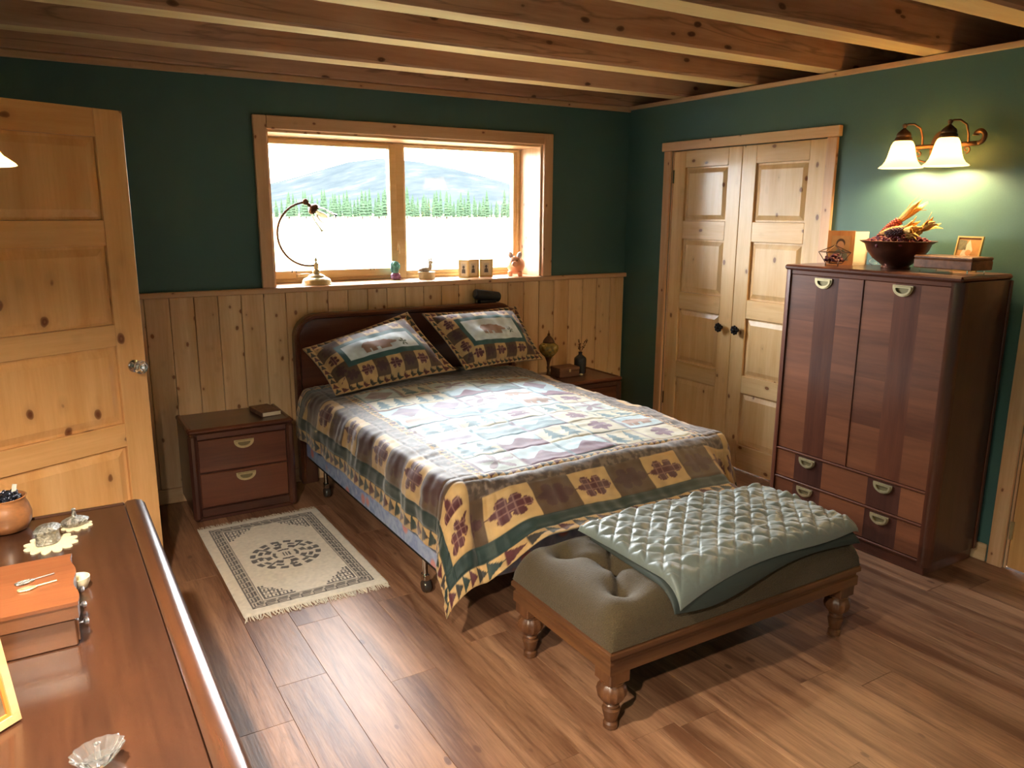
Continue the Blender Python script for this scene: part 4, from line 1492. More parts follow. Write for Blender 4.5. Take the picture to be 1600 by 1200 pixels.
def small_frame(par, c, ang, w_, h_, bor):
    u = Vector((math.cos(ang), math.sin(ang), 0))
    nrm = u.cross(Vector((0, 0, 1)))
    q_ = lambda a, b_: [(-a, -b_), (a, -b_), (a, b_), (-a, b_)]
    cc = Vector(c) + Vector((0, 0, h_ / 2))
    f_ = MB().ring(q_(w_ / 2, h_ / 2), q_(w_ / 2 - bor, h_ / 2 - bor), cc, u, (0, 0, 1), -.006, .006).build('frame', 'gold', par)
    MB().prism(q_(w_ / 2 - bor, h_ / 2 - bor), cc, u, (0, 0, 1), -.004, .002).build('mat_board', 'ivory', f_)
    MB().prism(q_(w_ * .2, h_ * .28), cc, u, (0, 0, 1), .0021, .0028).build('photo', 'photo', f_)
    fg = MB().prism([(.016 * .55 * math.cos(a), .011 + .012 * math.sin(a) * .9) for a in np.linspace(0, 2 * PI, 12, endpoint=False)], cc, u, (0, 0, 1), .0029, .0034)
    fg.prism([(-.014, -.03), (.014, -.03), (.012, -.006), (.004, .0), (-.004, .0), (-.012, -.006)], cc, u, (0, 0, 1), .0029, .0034)
    fg.build('portrait', 'photod', f_)
    return f_


for c_, ang, w_ in (((-.108, -.012, .0005), math.radians(-56), .075), ((-.030, .0, .0005), math.radians(9), .098), ((.074, .0, .0005), math.radians(-8), .098)):
    small_frame(F3, p0 + Vector(c_), ang, w_, .122, .010)

p0 = px(805, 431, SILL)
F4 = thing('piggy_bank', 'pink ceramic piggy bank at the right end of the sill', 'piggy bank', p0)
M['pig'] = plain('pink_glazed_ceramic', C(230, 160, 122), .3, coat=.5)
M['pigear'] = plain('white_violet_glaze', C(226, 206, 210), .35, coat=.4)
M['pigblk'] = plain('black_paint', C(40, 30, 30), .4)
dirp = Vector((-.55, -.83, 0))
sd = Vector((.83, -.55, 0))
rp_ = Matrix((sd, -dirp, Vector((0, 0, 1)))).transposed()
pb = MB().ellipsoid(p0 + Vector((.004, 0, .078)), (.066, .074, .060), 24, 16, rp_)
pb.build('body', 'pig', F4, smooth=True)
for a_, b_ in ((.035, .035), (-.035, .035), (.035, -.038), (-.035, -.038)):
    c_ = p0 + sd * a_ + dirp * b_
    MB().lathe([(.014, 0), (.016, .005), (.017, .032)], 12, c_ + Vector((0, 0, .0005))).build('leg', 'pig', F4, smooth=40)
hd_ = p0 + dirp * .052 + Vector((0, 0, .100))
hh = MB().ellipsoid(hd_, (.044, .034, .042), 18, 12, rp_).build('head', 'pig', F4, smooth=True)
MB().lathe([(.020, 0), (.022, .012), (.018, .018), (.001, .019)], 16, hd_ + dirp * .026 + Vector((0, 0, -.012)), dirp.to_track_quat('Z', 'Y').to_matrix()).build('snout', 'pig', hh, smooth=40)
for s in (-1, 1):
    MB().ellipsoid(hd_ + sd * (.030 * s) + Vector((0, 0, .045)) - dirp * .004, (.017, .008, .028), 12, 8, Matrix.Rotation(-.35 * s, 3, dirp) @ rp_).build('ear', 'pigear', hh, smooth=True)
    MB().ellipsoid(hd_ + sd * (.015 * s) + dirp * .030 + Vector((0, 0, .012)), (.0035, .0035, .0045), 8, 6).build('eye', 'pigblk', hh, smooth=True)
MB().tube(spiral(p0 - dirp * .075 + Vector((0, 0, .09)), sd, (0, 0, 1), .010, .008, 0, 9, 16), .003, 6).build('tail', 'pig', F4, smooth=True)

# --- speaker on the headboard
Sp = thing('speaker', 'black cylindrical speaker resting tilted on top of the headboard', 'speaker', (-1.235, -.06, 1.058))
M['blk'] = plain('black_mesh_fabric', C(26, 28, 32), .55, bump=.3, bscale=600)
M['blkgloss'] = plain('glossy_dark_cap', C(60, 70, 84), .15, coat=.6)
ax_ = Vector((.94, .10, -.16)).normalized()
rs_ = ax_.to_track_quat('Z', 'Y').to_matrix()
c0 = Vector((-1.335, -.072, 1.124))
MB().lathe([(.030, .0), (.034, .006), (.034, .194), (.030, .2)], 24, c0, rs_).build('body', 'blk', Sp, smooth=40)
MB().lathe([(.001, -.004), (.024, -.003), (.030, .0)], 24, c0, rs_).build('end_cap', 'blkgloss', Sp, smooth=True)
MB().lathe([(.030, .2), (.024, .203), (.001, .204)], 24, c0, rs_).build('end_cap', 'blkgloss', Sp, smooth=True)
MB().box(-1.30, -1.17, -.085, -.040, 1.0585, 1.078, b=.006).build('stand', 'blk', Sp)

# --- book on the left nightstand
Bk = thing('book', 'small worn paperback on the nightstand beside the door', 'book', (-2.775, -.2, .5195))
M['cover'] = plain('brown_book_cover', C(116, 84, 66), .5, var=.3, bscale=30)
bc = (-2.79, -.205)
q_ = Matrix.Rotation(math.radians(8), 3, 'Z')


def rbox(name, mat, par, c, r, x0, x1, y0, y1, z0, z1, b=.001):
    mb = MB().box(x0, x1, y0, y1, z0, z1, b=b)
    mb.v = [tuple(Vector(c) + r @ Vector(p)) for p in mb.v]
    return mb.build(name, mat, par)


bo = (bc[0], bc[1], .5197)
rbox('back_cover', 'cover', Bk, bo, q_, -.054, .054, -.10, .10, 0, .0025)
rbox('pages', 'paper', Bk, bo, q_, -.052, .052, -.098, .098, .0026, .0235, b=0)
rbox('front_cover', 'cover', Bk, bo, q_, -.054, .054, -.10, .10, .0236, .0262)
rbox('spine', 'cover', Bk, bo, q_, -.0565, -.0541, -.10, .10, 0, .0262)

# --- right nightstand: mosaic lamp, box, bottle vase, pebble
NZ = .5195
c = Vector((-.828, -.215, NZ))
ML = thing('mosaic_lamp', 'small golden mosaic globe lamp with pointed bronze cap behind the pillow', 'lamp', c)
MB().lathe([(.05, .0005), (.052, .006), (.030, .016), (.012, .03), (.009, .06), (.013, .075), (.009, .09), (.014, .12), (.026, .15)], 24, c).build('base', 'bronze', ML, smooth=40)
mt, nt, b = new_mat('gold_mosaic_glass')
tc = nd(nt, 'ShaderNodeTexCoord')
vo = nd(nt, 'ShaderNodeTexVoronoi', i_Scale=60.0)
nt.links.new(tc.outputs['Object'], vo.inputs['Vector'])
rr_ = ramp(nt, [(0, C(92, 74, 34)), (.5, C(176, 146, 74)), (.8, C(120, 112, 70)), (1, C(210, 186, 120))])
nt.links.new(vo.outputs['Color'], rr_.inputs[0])
nt.links.new(rr_.outputs[0], b.inputs['Base Color'])
b.inputs['Roughness'].default_value = .2
M['mosaic'] = mt
MB().lathe([(.026, .15), (.045, .168), (.064, .192), (.070, .214), (.066, .232), (.046, .250), (.036, .254)], 28, c).build('globe', 'mosaic', ML, smooth=True)
MB().lathe([(.040, .252), (.042, .260), (.036, .272), (.026, .286), (.014, .298), (.008, .306), (.011, .312), (.004, .320), (.001, .342)], 20, c).build('cap', 'bronze', ML, smooth=40)

c = Vector((-.675, -.20, NZ))
WB = thing('wooden_box', 'flat wooden keepsake box on the far nightstand beside the vase', 'box', c)
M['boxw'] = wood('weathered_box_wood', C(140, 98, 74), C(88, 58, 46), 'X', .55, rand=.1)
box('body', 'boxw', WB, c.x - .085, c.x + .085, c.y - .06, c.y + .06, NZ + .0005, NZ + .045, b=.002)
box('lid', 'boxw', WB, c.x - .087, c.x + .087, c.y - .062, c.y + .062, NZ + .0455, NZ + .068, b=.003)
box('clasp', 'brass', WB, c.x - .008, c.x + .008, c.y - .066, c.y - .0621, NZ + .036, NZ + .056, b=.001)

c = Vector((-.523, -.175, NZ))
BV = thing('bottle_vase', 'slate blue bottle vase holding a few budding twigs', 'vase', c)
M['slate'] = plain('slate_blue_glaze', C(52, 58, 68), .25, coat=.4, var=.15, bscale=25)
MB().lathe([(.040, .0005), (.044, .006), (.045, .10), (.042, .112), (.026, .126), (.015, .134), (.013, .148), (.017, .154), (.012, .153), (.010, .135)], 28, c, cap=False).build('bottle', 'slate', BV, smooth=50)
M['twig'] = plain('dry_twig', C(92, 58, 48), .8)
for i in range(5):
    a = random.uniform(-.5, .9)
    L_ = random.uniform(.05, .13)
    e_ = c + Vector((a * L_, random.uniform(-.03, .03), .15 + L_ * .8))
    tw = MB().tube([c + Vector((0, 0, .11)), c + Vector((a * .02, 0, .16)), e_], .0018, 5)
    for j in range(7):
        t_ = random.uniform(.3, 1)
        tw.ellipsoid((c + Vector((a * .02, 0, .16))).lerp(e_, t_) + Vector((random.uniform(-.006, .006), random.uniform(-.006, .006), random.uniform(0, .006))), (.0035, .0035, .005), 6, 4)
    tw.build('twig', 'twig', BV, smooth=True)
pe = MB().ellipsoid((-.575, -.26, NZ + .008), (.016, .012, .008), 12, 8).build('pebble', 'ivory', None, smooth=True)
tag(pe, 'small white pebble in front of the slate blue vase', 'pebble')

# --- on the wardrobe
WT = ah + .0005
c = Vector((-.225, -2.355, WT))
Bw = thing('bowl', 'brown metal bowl of dried corn and potpourri on the wardrobe', 'bowl', c)
M['bowlm'] = plain('brown_copper_bowl', C(98, 60, 46), .3, .6, var=.3, bscale=14)
po_ = [(.066, 0), (.068, .008), (.062, .016), (.070, .022), (.110, .052), (.138, .088), (.150, .120), (.172, .132), (.174, .135)]
pin = [(.170, .136), (.147, .125), (.132, .090), (.104, .056), (.06, .03), (.001, .028)]
MB().lathe(po_ + pin, 48, c).build('body', 'bowlm', Bw, smooth=50)
M['potp'] = plain('potpourri', C(110, 40, 48), .7, var=.6, bscale=50)
pp = MB()
for i in range(260):
    r = .142 * math.sqrt(random.random())
    a = random.uniform(0, 2 * PI)
    zz = .120 + .045 * (1 - (r / .142) ** 2) + random.uniform(-.006, .010)
    s = random.uniform(.007, .016)
    pp.ellipsoid(c + Vector((r * math.cos(a), r * math.sin(a), zz)), (s, s * random.uniform(.5, 1), s * random.uniform(.4, .8)), 7, 5, Matrix.Rotation(random.uniform(0, 6), 3, Vector((random.random(), random.random(), random.random() + .1)).normalized()))
ppo = pp.build('potpourri', 'potp', Bw, smooth=True)
ppo['kind'] = 'stuff'
M['husk'] = plain('dry_corn_husk', C(226, 178, 96), .7, var=.2, bscale=40)


def corn(label, base, d, L_, r, kcol, husk_len, seed):
    rnd_ = random.Random(seed)
    t = thing('corn_cob', label, 'corn', base, 'dried corn cobs in the bowl')
    d = Vector(d).normalized()
    rm_ = d.to_track_quat('Z', 'Y').to_matrix()
    k = MB()
    rows, per = 12, 10
    prof = lambda s_: r * (math.sin(PI * min(1, s_ * .75 + .22))) ** .6
    k.lathe([(prof(i / 8) * .85, L_ * i / 8) for i in range(9)], 12, base, rm_)
    for i in range(rows):
        for j in range(per):
            s_ = (i + .5) / rows
            a = 2 * PI * j / per + (i % 2) * .3
            p = rm_ @ Vector((prof(s_) * .9 * math.cos(a), prof(s_) * .9 * math.sin(a), s_ * L_))
            k.ellipsoid(Vector(base) + p, (r * .30, r * .30, r * .26), 5, 4)
    k.build('kernels', kcol, t, smooth=True)
    for i in range(7):
        a = 2 * PI * i / 7 + rnd_.random()
        side_ = rm_ @ Vector((math.cos(a), math.sin(a), 0))
        tang = rm_ @ Vector((-math.sin(a), math.cos(a), 0))
        b0 = Vector(base)
        pts = [b0 + side_ * (r * .5), b0 - d * husk_len * .35 + side_ * (r * .8), b0 - d * husk_len * .75 + side_ * (r * 1.0 + rnd_.uniform(0, .012)), b0 - d * husk_len * rnd_.uniform(.9, 1.1) + side_ * (r * 1.4 + rnd_.uniform(0, .03)) + tang * rnd_.uniform(-.012, .012)]
        ws = [.008, .013, .010, .002]
        vs, fs = [], []
        for p_, w_ in zip(pts, ws):
            vs += [p_ - tang * w_, p_ + side_ * .002, p_ + tang * w_, p_ - side_ * .001]
        for q in range(3):
            o_ = q * 4
            for e in range(4):
                fs.append((o_ + e, o_ + (e + 1) % 4, o_ + 4 + (e + 1) % 4, o_ + 4 + e))
        fs += [(3, 2, 1, 0), (12, 13, 14, 15)]
        MB().add(vs, fs).build('husk', 'husk', t, smooth=True)
    return t


M['kred'] = plain('red_kernels', C(168, 72, 56), .35, var=.3, bscale=120)
M['kyel'] = plain('yellow_kernels', C(220, 172, 96), .35, var=.25, bscale=120)
M['kblk'] = plain('dark_kernels', C(70, 30, 32), .3, var=.4, bscale=120)
corn('red dried corn cob at the left of the bowl, husk pointing up', c + Vector((.01, .010, .232)), (-.2, .62, -.62), .13, .022, 'kred', .125, 1)
corn('yellow dried corn cob lying in the middle of the bowl', c + Vector((-.05, -.050, .190)), (-.1, .93, -.22), .11, .021, 'kyel', .07, 2)
corn('dark dried corn cob lying across the front of the bowl', c + Vector((-.075, -.075, .185)), (.02, 1.0, -.12), .10, .018, 'kblk', .06, 3)
corn('pale dried corn cob at the right rim of the bowl', c + Vector((-.02, -.120, .190)), (-.2, .5, -.35), .07, .019, 'kyel', .075, 4)

# wire terrarium
c = Vector((-.335, -2.085, WT))
Tr = thing('wire_terrarium', 'small geometric wire holder with dark red petals on the wardrobe', 'holder', c)


def hexring(r, z, rot=0):
    return [c + Vector((r * .8 * math.cos(a + rot), r * math.sin(a + rot), z)) for a in np.linspace(0, 2 * PI, 6, endpoint=False)]


h0, h1, h2 = hexring(.042, .014), hexring(.082, .070), [c + Vector((0, 0, .105))] * 6
wr_ = MB()
for H in (h0, h1):
    for i in range(6):
        wr_.tube([H[i], H[(i + 1) % 6]], .0022, 5)
for i in range(6):
    wr_.tube([h0[i], h1[i]], .0022, 5)
    wr_.tube([h1[i], h2[i]], .0022, 5)
    if i % 2 == 0:
        wr_.tube([h0[i], h0[i] + Vector((0, 0, -.0135))], .003, 5)
wr_.build('wire_frame', 'bronze', Tr)
M['petal'] = plain('dark_red_petals', C(92, 36, 40), .7, var=.4, bscale=60)
pt = MB()
for i in range(26):
    a, r = random.uniform(0, 6.28), .045 * random.random()
    pt.ellipsoid(c + Vector((r * math.cos(a), r * math.sin(a), random.uniform(.024, .058))), (.015, .013, .006), 7, 5, Matrix.Rotation(random.uniform(-1, 1), 3, 'X'))
po2 = pt.build('petals', 'petal', Tr, smooth=True)
po2['kind'] = 'stuff'

# photo folder with portrait, behind the terrarium
M['folder'] = wood('orange_wood_frame', C(200, 136, 76), C(164, 100, 52), 'Z', .45, rand=0)
M['sepia'] = plain('warm_photo_print', C(178, 132, 84), .45, var=.12, bscale=40)
M['skin'] = plain('photo_face_print', C(196, 140, 100), .5)
M['coat_'] = plain('photo_clothing_print', C(112, 108, 88), .5, var=.2, bscale=80)
M['hairp'] = plain('photo_hair_print', C(84, 58, 40), .5)
c = Vector((-.225, -2.035, WT))
PF = thing('photo_stand', 'orange wooden photo stand with a portrait behind the wire holder', 'picture frame', c)
u = Vector((.42, -.91, 0)).normalized()
q4 = lambda a0, a1, b0, b1: [(a0, b0), (a1, b0), (a1, b1), (a0, b1)]
upv = Vector((0, 0, 1))
MB().prism(q4(-.066, .066, 0, .176), c, u, upv, -.012, 0).build('board', 'folder', PF)
ph = MB().prism(q4(-.046, .046, .022, .150), c, u, upv, .0002, .001).build('photo', 'sepia', PF)
e12 = lambda cx, cy, a, b_: [(cx + a * math.cos(t), cy + b_ * math.sin(t)) for t in np.linspace(0, 2 * PI, 18, endpoint=False)]
MB().prism([(-.040, .023), (.040, .023), (.034, .062), (.014, .080), (-.014, .080), (-.034, .062)], c, u, upv, .0011, .0013).build('clothing', 'coat_', ph)
MB().prism(e12(0, .112, .022, .024), c, u, upv, .0011, .0013).build('hair', 'hairp', ph)
MB().prism(e12(0, .100, .018, .023), c, u, upv, .0014, .0016).build('face', 'skin', ph)
pv = c + u * .068
MB().prism(q4(0, .085, 0, .172), pv, Vector((.97, -.25, 0)).normalized(), upv, -.008, 0).build('side_leaf', 'paper', PF)

# wavy glass piece
c = Vector((-.09, -2.165, WT))
WG = MB()
cur = [(.016 * math.sin(z * 75) + .01, z) for z in np.linspace(0, .125, 22)]
prof = [(r + .018, z) for r, z in cur]
WG.lathe(prof + [(r - .003, z) for r, z in reversed(prof)], 24, c, cap=False)
tag(WG.build('glass_vase', 'glass', None, smooth=True), 'clear wavy glass vase behind the brown bowl', 'vase')

# wooden box on wire feet, with photo behind
c = Vector((-.262, -2.655, WT))
TB = thing('trinket_box', 'dark burl wood box on thin metal feet on the wardrobe', 'box', c)
M['burl'] = plain('burl_wood', C(116, 72, 44), .35, var=.45, bscale=26, coat=.3)
tb_rot = Matrix.Rotation(math.radians(-4), 3, 'Z')
rbox('body', 'burl', TB, c, tb_rot, -.075, .075, -.142, .142, .020, .062, b=.004)
rbox('lid', 'burl', TB, c, tb_rot, -.076, .076, -.143, .143, .0625, .078, b=.005)
for sx in (-.06, .06):
    for sy in (-.115, .115):
        pp_ = c + tb_rot @ Vector((sx, sy, 0))
        MB().tube([pp_ + Vector((0, 0, .0003)), pp_ + Vector((0, 0, .0198))], .003, 6).build('foot', 'chrome', TB)
c = Vector((-.095, -2.615, WT))
PF2 = thing('picture_frame', 'thin framed photo leaning behind the burl wood box', 'picture frame', c)
lean = Vector((.22, 0, .975))
u = Vector((0, -1, 0))
v_ = lean.normalized()
MB().ring(q4(-.060, .060, 0, .165), q4(-.053, .053, .007, .158), c, u, v_, -.006, .006).build('frame', 'gold', PF2)
ph = MB().prism(q4(-.053, .053, .007, .158), c, u, v_, -.004, .002).build('photo', 'sepia', PF2)
MB().prism([(-.05, .012), (-.01, .012), (.02, .10), (.0, .15), (-.03, .09)], c, u, v_, .0021, .0024).build('figure', 'photo', ph)
MB().prism([(-.05, .10), (-.012, .10), (-.012, .145), (-.05, .15)], c, u, v_, .0021, .0024).build('backdrop', 'coat_', ph)
MB().prism(e12(.002, .088, .014, .014), c, u, v_, .0025, .0028).build('face', 'skin', ph)
MB().prism(e12(.022, .03, .018, .014), c, u, v_, .0025, .0028).build('blue_cloth', plain('photo_blue_print', C(120, 124, 160), .5), ph)

# --- on the dresser
DT = DH + .0005
c = px(22, 838, DT) + Vector((0, .062, 0))
c.x = -3.995
PT = thing('pot', 'round brown turned wood pot filled with jewellery on the dresser', 'pot', c)
M['potw'] = wood('marbled_wood_pot', C(158, 104, 62), C(86, 54, 36), 'X', .35, rand=0, across=14, grain=.6, coat=.4)
pr = [(.040, 0), (.055, .006), (.066, .028), (.068, .050), (.062, .074), (.055, .090), (.058, .098), (.060, .101)]
MB().lathe(pr + [(.056, .102), (.051, .092), (.056, .074), (.05, .06), (.001, .058)], 40, c).build('body', 'potw', PT, smooth=50)
M['jewel'] = plain('dark_jewellery', C(70, 72, 84), .25, .8, var=.6, bscale=90)
jw = MB()
for i in range(60):
    a, r = random.uniform(0, 6.28), .046 * math.sqrt(random.random())
    jw.ellipsoid(c + Vector((r * math.cos(a), r * math.sin(a), .074 + random.uniform(0, .034))), (random.uniform(.005, .013), .006, random.uniform(.004, .009)), 7, 5, Matrix.Rotation(random.uniform(0, 3), 3, 'Z'))
for i in range(5):
    a = random.uniform(0, 6.28)
    jw.tube(spiral(c + Vector((.02 * math.cos(a), .02 * math.sin(a), .098)), (1, 0, .3), (0, 1, .4), .018, .018, 0, 6.2, 16), .0022, 5)
jo = jw.build('jewellery', 'jewel', PT, smooth=True)
jo['kind'] = 'stuff'
rbox('comb', 'stone', PT, c + Vector((.022, .02, .08)), Matrix.Rotation(.2, 3, 'Y'), -.006, .006, -.002, .002, 0, .05)

M['doily'] = plain('crocheted_cream_lace', C(226, 208, 172), .9, bump=.6, bscale=300, var=.1)
M['silver'] = plain('tarnished_silver', C(150, 146, 138), .35, .9, bump=.8, bscale=140, var=.4)


def doily(label, c, rx, ry, petals):
    o = MB()
    n_ = 96
    pts = [((.70 + .30 * abs(math.sin(petals * a / 2)) ** .7) * rx * math.cos(a), (.70 + .30 * abs(math.sin(petals * a / 2)) ** .7) * ry * math.sin(a)) for a in np.linspace(0, 2 * PI, n_, endpoint=False)]
    hole = [(a * .45, b_ * .45) for a, b_ in pts]
    o.ring(pts, hole, c, (1, 0, 0), (0, 1, 0), 0, .003)
    o.prism([(a * .45, b_ * .45) for a, b_ in pts], c, (1, 0, 0), (0, 1, 0), 0, .0032)
    return tag(o.build('doily', 'doily', None), label, 'doily', 'lace doilies on the dresser')


cd1 = px(80, 850, DT)
doily('cream lace doily under the oval silver casket', cd1, .068, .075, 12)
cd2 = px(120, 822, DT)
doily('cream lace doily under the silver lidded dish at the dresser end', cd2, .043, .045, 10)
c = cd1 + Vector((-.006, .005, .0037))
SC = thing('silver_casket', 'oval tarnished silver casket with embossed lid on a doily', 'casket', c)
ang = math.radians(38)
ru = Matrix.Rotation(ang, 3, 'Z')
ovs = lambda s_: [tuple((ru @ Vector((.034 * s_ * math.cos(t) * (1 + .06 * math.cos(4 * t)), .025 * s_ * math.sin(t) * (1 + .06 * math.cos(4 * t)), 0)))[:2]) for t in np.linspace(0, 2 * PI, 40, endpoint=False)]
mb = MB()
rings = [(.92, 0), (1.0, .004), (.94, .010), (.96, .030), (1.02, .036)]
vs, fs = [], []
for s_, z in rings:
    vs += [(c.x + a, c.y + b_, c.z + z) for a, b_ in ovs(s_)]
for i in range(len(rings) - 1):
    fs += [(i * 40 + k, i * 40 + (k + 1) % 40, (i + 1) * 40 + (k + 1) % 40, (i + 1) * 40 + k) for k in range(40)]
fs += [tuple(reversed(range(40))), tuple(range(160, 200))]
mb.add(vs, fs).build('body', 'silver', SC, smooth=40)
mb = MB()
rings = [(1.12, .0372), (1.13, .041), (.98, .046), (.72, .051), (.30, .054)]
vs, fs = [], []
for s_, z in rings:
    vs += [(c.x + a, c.y + b_, c.z + z) for a, b_ in ovs(s_)]
for i in range(len(rings) - 1):
    fs += [(i * 40 + k, i * 40 + (k + 1) % 40, (i + 1) * 40 + (k + 1) % 40, (i + 1) * 40 + k) for k in range(40)]
fs += [tuple(reversed(range(40))), tuple(range(160, 200))]
mb.add(vs, fs).build('lid', 'silver', SC, smooth=40)
c = cd2 + Vector((-.004, 0, .0037))
SD = thing('silver_dish', 'small silver dish with knobbed lid at the far end of the dresser', 'dish', c)
oct_ = lambda s_: Matrix.Diagonal((1.25 * s_, .85 * s_, 1))
ro8 = Matrix.Rotation(math.radians(15), 3, 'Z')
MB().lathe([(.022, 0), (.028, .006), (.030, .012)], 8, c, ro8 @ oct_(1)).build('body', 'silver', SD)
lid_ = MB().lathe([(.032, .0125), (.031, .017), (.020, .024), (.012, .027), (.006, .030)], 8, c, ro8 @ oct_(1)).build('lid', 'silver', SD)
MB().lathe([(.008, .026), (.006, .036), (.0045, .046), (.0065, .050), (.003, .053)], 12, c).build('knob', 'silver', lid_, smooth=40)

# jewellery box with shaped lid
jx0, jx1, jy0, jy1 = -4.12, -3.845, -2.925, -2.66
JB = thing('jewellery_box', 'orange brown wooden jewellery box with wavy lid on the dresser', 'box', ((jx0 + jx1) / 2, (jy0 + jy1) / 2, DT))
M['jbX'] = wood('orange_box_wood', C(128, 76, 46), C(100, 56, 32), 'X', .3, rand=.04, coat=.5, across=6)
M['jbd'] = wood('brown_box_wood', C(110, 70, 46), C(80, 48, 30), 'X', .3, rand=.04, coat=.5, across=6)
box('body', 'jbd', JB, jx0, jx1 - .006, jy0 + .004, jy1 - .004, DT, DT + .062, b=.003)
nlid = 24
out = [(jx0 - .004, jy0 - .004)] + [(jx1 + .004 * math.sin(k / nlid * PI * 4), jy0 - .004 + (jy1 - jy0 + .008) * k / nlid) for k in range(nlid + 1)] + [(jx0 - .004, jy1 + .004)]
MB().prism(out, (0, 0, 0), (1, 0, 0), (0, 1, 0), DT + .066, DT + .096).build('lid_side', 'jbd', JB)
out2 = [((x_ - (jx0 + jx1) / 2) * 1.012 + (jx0 + jx1) / 2, (y_ - (jy0 + jy1) / 2) * 1.012 + (jy0 + jy1) / 2) for x_, y_ in out]
MB().prism(out2, (0, 0, 0), (1, 0, 0), (0, 1, 0), DT + .0962, DT + .104).build('lid_top', 'jbX', JB)
M['silverp'] = plain('bright_metal_edge', C(190, 186, 190), .25, .9)
for k in range(3):
    yy = jy0 + .045 + k * .085
    fr_ = box('side_drawer', 'jbd', JB, jx1 - .0058, jx1 - .001, yy - .036, yy + .036, DT + .008, DT + .056, b=.002)
    MB().lathe([(.003, 0), (.003, .008), (.008, .012), (.007, .018), (.001, .020)], 12, (jx1 - .001, yy, DT + .032), Matrix.Rotation(PI / 2, 3, 'Y')).build('knob', 'silverp', fr_, smooth=40)
box('hinge_strip', 'silverp', JB, jx1 - .004, jx1 + .001, jy0 + .02, jy1 - .02, DT + .0625, DT + .0655, b=.001)
tagc = px(118, 885, DT)
cup = MB().lathe([(.012, 0), (.020, .004), (.026, .018), (.027, .030), (.024, .030), (.018, .010), (.001, .008)], 24, (jx1 + .008, jy1 + .032, DT)).build('trinket_cup', 'ivory', None, smooth=50)
tag(cup, 'tiny pale ceramic cup half hidden behind the jewellery box', 'cup')
for k, (lbl, mt_, pa, pb_) in enumerate((('silver hairpin with filigree leaf head lying nearer the doily on the orange box', 'silverp', (28, 914), (85, 897)), ('golden hairpin with leaf head lying nearer the camera on the orange box', 'brass', (32, 924), (89, 908)))):
    zt = DT + .1045
    a, b_ = px(*pa, zt), px(*pb_, zt)
    a.z = b_.z = zt + .002
    hp = thing('hairpin', lbl, 'hairpin', a, 'pair of hairpins')
    dv = (b_ - a).normalized()
    sdv = dv.cross(Vector((0, 0, 1)))
    MB().tube([a.lerp(b_, .3), b_], .0018, 6).build('pin', mt_, hp)
    hdm = MB()
    for i in range(6):
        f_ = i / 5
        wv = .0095 * math.sin(PI * (f_ * .8 + .15))
        for s in (-1, 1):
            hdm.ellipsoid(a.lerp(b_, .36 * f_ * 1.0) + sdv * (wv * s * .6), (.0068, .0062, .0024), 8, 5)
    hdm.tube([a.lerp(b_, 0), a.lerp(b_, .36)], .0022, 6)
    hdm.build('leaf_head', 'silver' if k == 0 else 'brass', hp, smooth=True)

# crystal dish
c = px(153, 1178, DT + .02)
c.z = DT
CD = thing('crystal_dish', 'oval cut crystal dish with small post at the bottom edge', 'dish', c)
prd = [(.016, 0), (.020, .003), (.030, .012), (.040, .024), (.043, .030), (.041, .031), (.036, .024), (.026, .012), (.001, .008)]
rc = Matrix.Rotation(math.radians(18), 3, 'Z') @ Matrix.Diagonal((1.0, .72, 1))
MB().lathe(prd, 60, c, rc, flute=lambda a, z: 1 + .045 * math.cos(14 * a) * (1 if z > .004 else 0)).build('bowl', 'crystal', CD, smooth=25)
MB().lathe([(.004, .008), (.005, .030), (.0035, .036), (.0055, .040), (.001, .043)], 12, c).build('post', 'crystal', CD, smooth=40)

# picture frame at the lower left edge, leaning back
M['frame_l'] = wood('light_wood_frame', C(224, 186, 140), C(200, 152, 104), 'X', .45, rand=0)
M['frame_lip'] = plain('orange_frame_lip', C(210, 128, 60), .45)
M['picture'] = plain('muted_picture', C(120, 104, 80), .5, var=.5, bscale=18)
cR = px(31, 1122, DT + .003)
PFr = thing('picture_frame', 'light wood picture frame leaning at the lower left edge', 'picture frame', cR)
u = Vector((.80, .60, 0)).normalized()
v_ = (Vector((-.60, .80, 0)) * .18 + Vector((0, 0, 1))).normalized()
MB().ring(q4(-.18, 0, 0, .16), q4(-.166, -.014, .014, .146), cR, u, v_, -.012, .006).build('frame', 'frame_l', PFr)
MB().ring(q4(-.166, -.014, .014, .146), q4(-.160, -.020, .020, .140), cR, u, v_, -.008, .002).build('inner_lip', 'frame_lip', PFr)
MB().prism(q4(-.160, -.020, .020, .140), cR, u, v_, -.006, -.003).build('picture', 'picture', PFr)

# ================================================================== OUTSIDE
GZ = -1.0
M['field'] = plain('dry_grass_field', C(112, 100, 74), .9, spec=0, var=.3, bscale=.05)
gr = MB()
gx = np.linspace(-1200, 2600, 40)
gy = [.41, 5, 20, 60, 120, 200, 300, 420, 700]
gr.add([(x_, y_, GZ) for y_ in gy for x_ in gx], [(j * 40 + i, j * 40 + i + 1, (j + 1) * 40 + i + 1, (j + 1) * 40 + i) for j in range(len(gy) - 1) for i in range(39)])
tag(gr.build('ground', 'field', None), 'pale dry field outside the window', 'field', kind='structure')
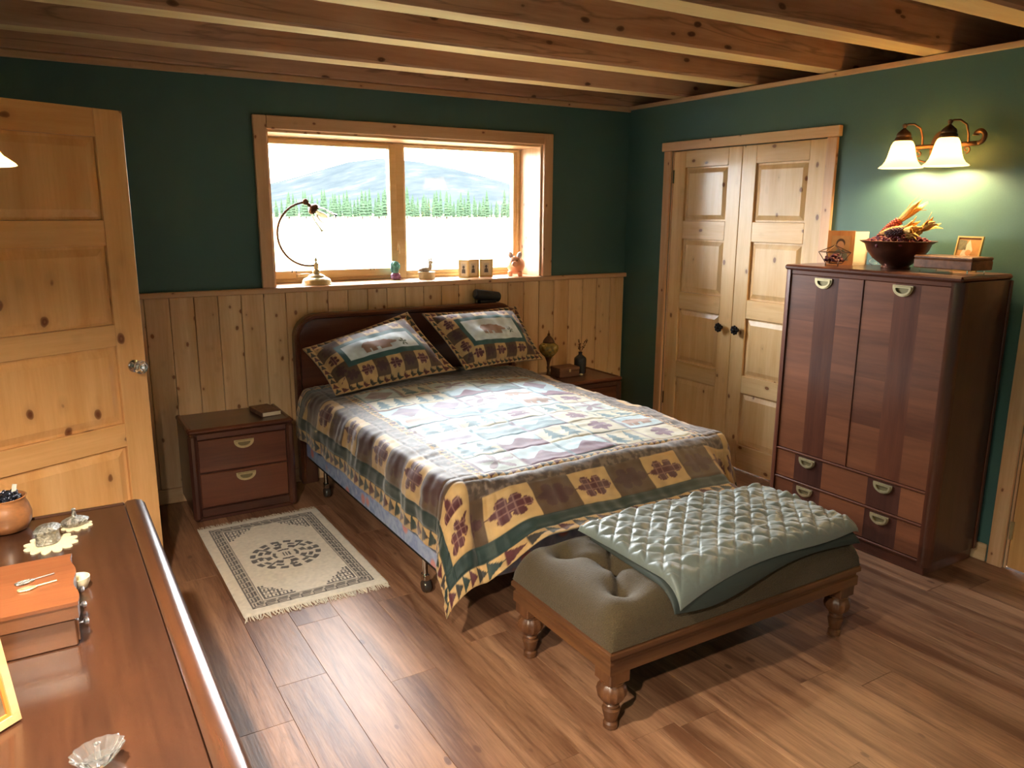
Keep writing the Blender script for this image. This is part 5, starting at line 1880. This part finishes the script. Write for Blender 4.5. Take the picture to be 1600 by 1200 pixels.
# distant wooded hill
mt, nt, b = new_mat('wooded_hillside')
tc = nd(nt, 'ShaderNodeTexCoord')
nz_ = nd(nt, 'ShaderNodeTexNoise', i_Scale=.02, i_Detail=6.0, i_Roughness=.7)
nt.links.new(tc.outputs['Object'], nz_.inputs['Vector'])
rr_ = ramp(nt, [(.35, C(29, 33, 35)), (.55, C(35, 38, 39)), (.7, C(46, 45, 42))])
nt.links.new(nz_.outputs['Fac'], rr_.inputs[0])
nt.links.new(rr_.outputs[0], b.inputs['Base Color'])
b.inputs['Roughness'].default_value = 1
b.inputs['Specular IOR Level'].default_value = 0
M['hill'] = mt
nx_, ny_ = 90, 30
X_, Y_ = np.meshgrid(np.linspace(-900, 2200, nx_), np.linspace(420, 2600, ny_), indexing='ij')
H = 88 * np.exp(-((X_ - 575) / 190) ** 2 - ((Y_ - 1400) / 420) ** 2) + 34 * np.exp(-((X_ - 980) / 260) ** 2 - ((Y_ - 1500) / 450) ** 2) + 26 * np.exp(-((Y_ - 1900) / 500) ** 2) * (1 + .3 * np.sin(X_ / 160))
H = H * sstep(430, 800, Y_) + 1.6 * fnoise(nx_, ny_, 1.5, seed=90) * sstep(500, 900, Y_) + GZ - .5
hl = grid_mesh('hill', np.stack([X_, Y_, H], -1)[:, ::-1], 'hill')
hl.data.flip_normals()
tag(hl, 'hazy wooded hill on the horizon', 'hill', kind='structure')
M['conifer'] = plain('conifer_green', C(38, 49, 36), .9, spec=0, var=.3, bscale=1.2)
M['trunk'] = plain('conifer_bark', C(46, 40, 34), .9, spec=0)
cm = MB()
lev = 9
for i in range(lev):
    z0 = .9 + i * .92
    r0 = 1.25 * (1 - i / lev) ** .8 + .12
    n_ = 9
    rim = [(r0 * (1 + .25 * ((k * 7 + i * 3) % 5 - 2) / 2) * math.cos(2 * PI * k / n_ + i), r0 * (1 + .25 * ((k * 5 + i) % 5 - 2) / 2) * math.sin(2 * PI * k / n_ + i), z0 - .15 * (k % 2)) for k in range(n_)]
    cm.add(rim + [(0, 0, z0 + 1.7), (0, 0, z0 + .2)], [(k, (k + 1) % n_, n_) for k in range(n_)] + [((k + 1) % n_, k, n_ + 1) for k in range(n_)])
crown = None
trng = random.Random(3)
for i in range(110):
    if i < 80:
        yy = 256 + (i % 4) * 8 + trng.uniform(-1, 1)
        xx = CAM[0] + (yy - CAM[1]) * (.235 + .40 * (i + trng.random()) / 80)
    else:
        yy = 296 + (i % 3) * 9
        xx = CAM[0] + (yy - CAM[1]) * (.20 + .47 * (i - 80 + trng.random()) / 30)
    frac = (xx - CAM[0]) / (yy - CAM[1])
    sz = trng.uniform(.5, 1.15) * (.85 + .2 * sstep(.25, .45, np.array(frac)))
    t = thing('conifer', 'pale green conifer in the tree line beyond the field', 'tree', (xx, yy, GZ), 'conifers beyond the field')
    t.scale = (sz * trng.uniform(.8, 1.2), sz * trng.uniform(.8, 1.2), sz)
    t.rotation_euler.z = trng.uniform(0, 6.28)
    if crown is None:
        ORG[t.name] = Vector((0, 0, 0))
        crown = cm.build('crown', 'conifer', t)
        trunk = MB().tube([(0, 0, 0), (0, 0, 1.3)], .16, 7).build('trunk', 'trunk', t)
    else:
        for src in (crown, trunk):
            o = src.copy()
            COL.objects.link(o)
            o.parent = t
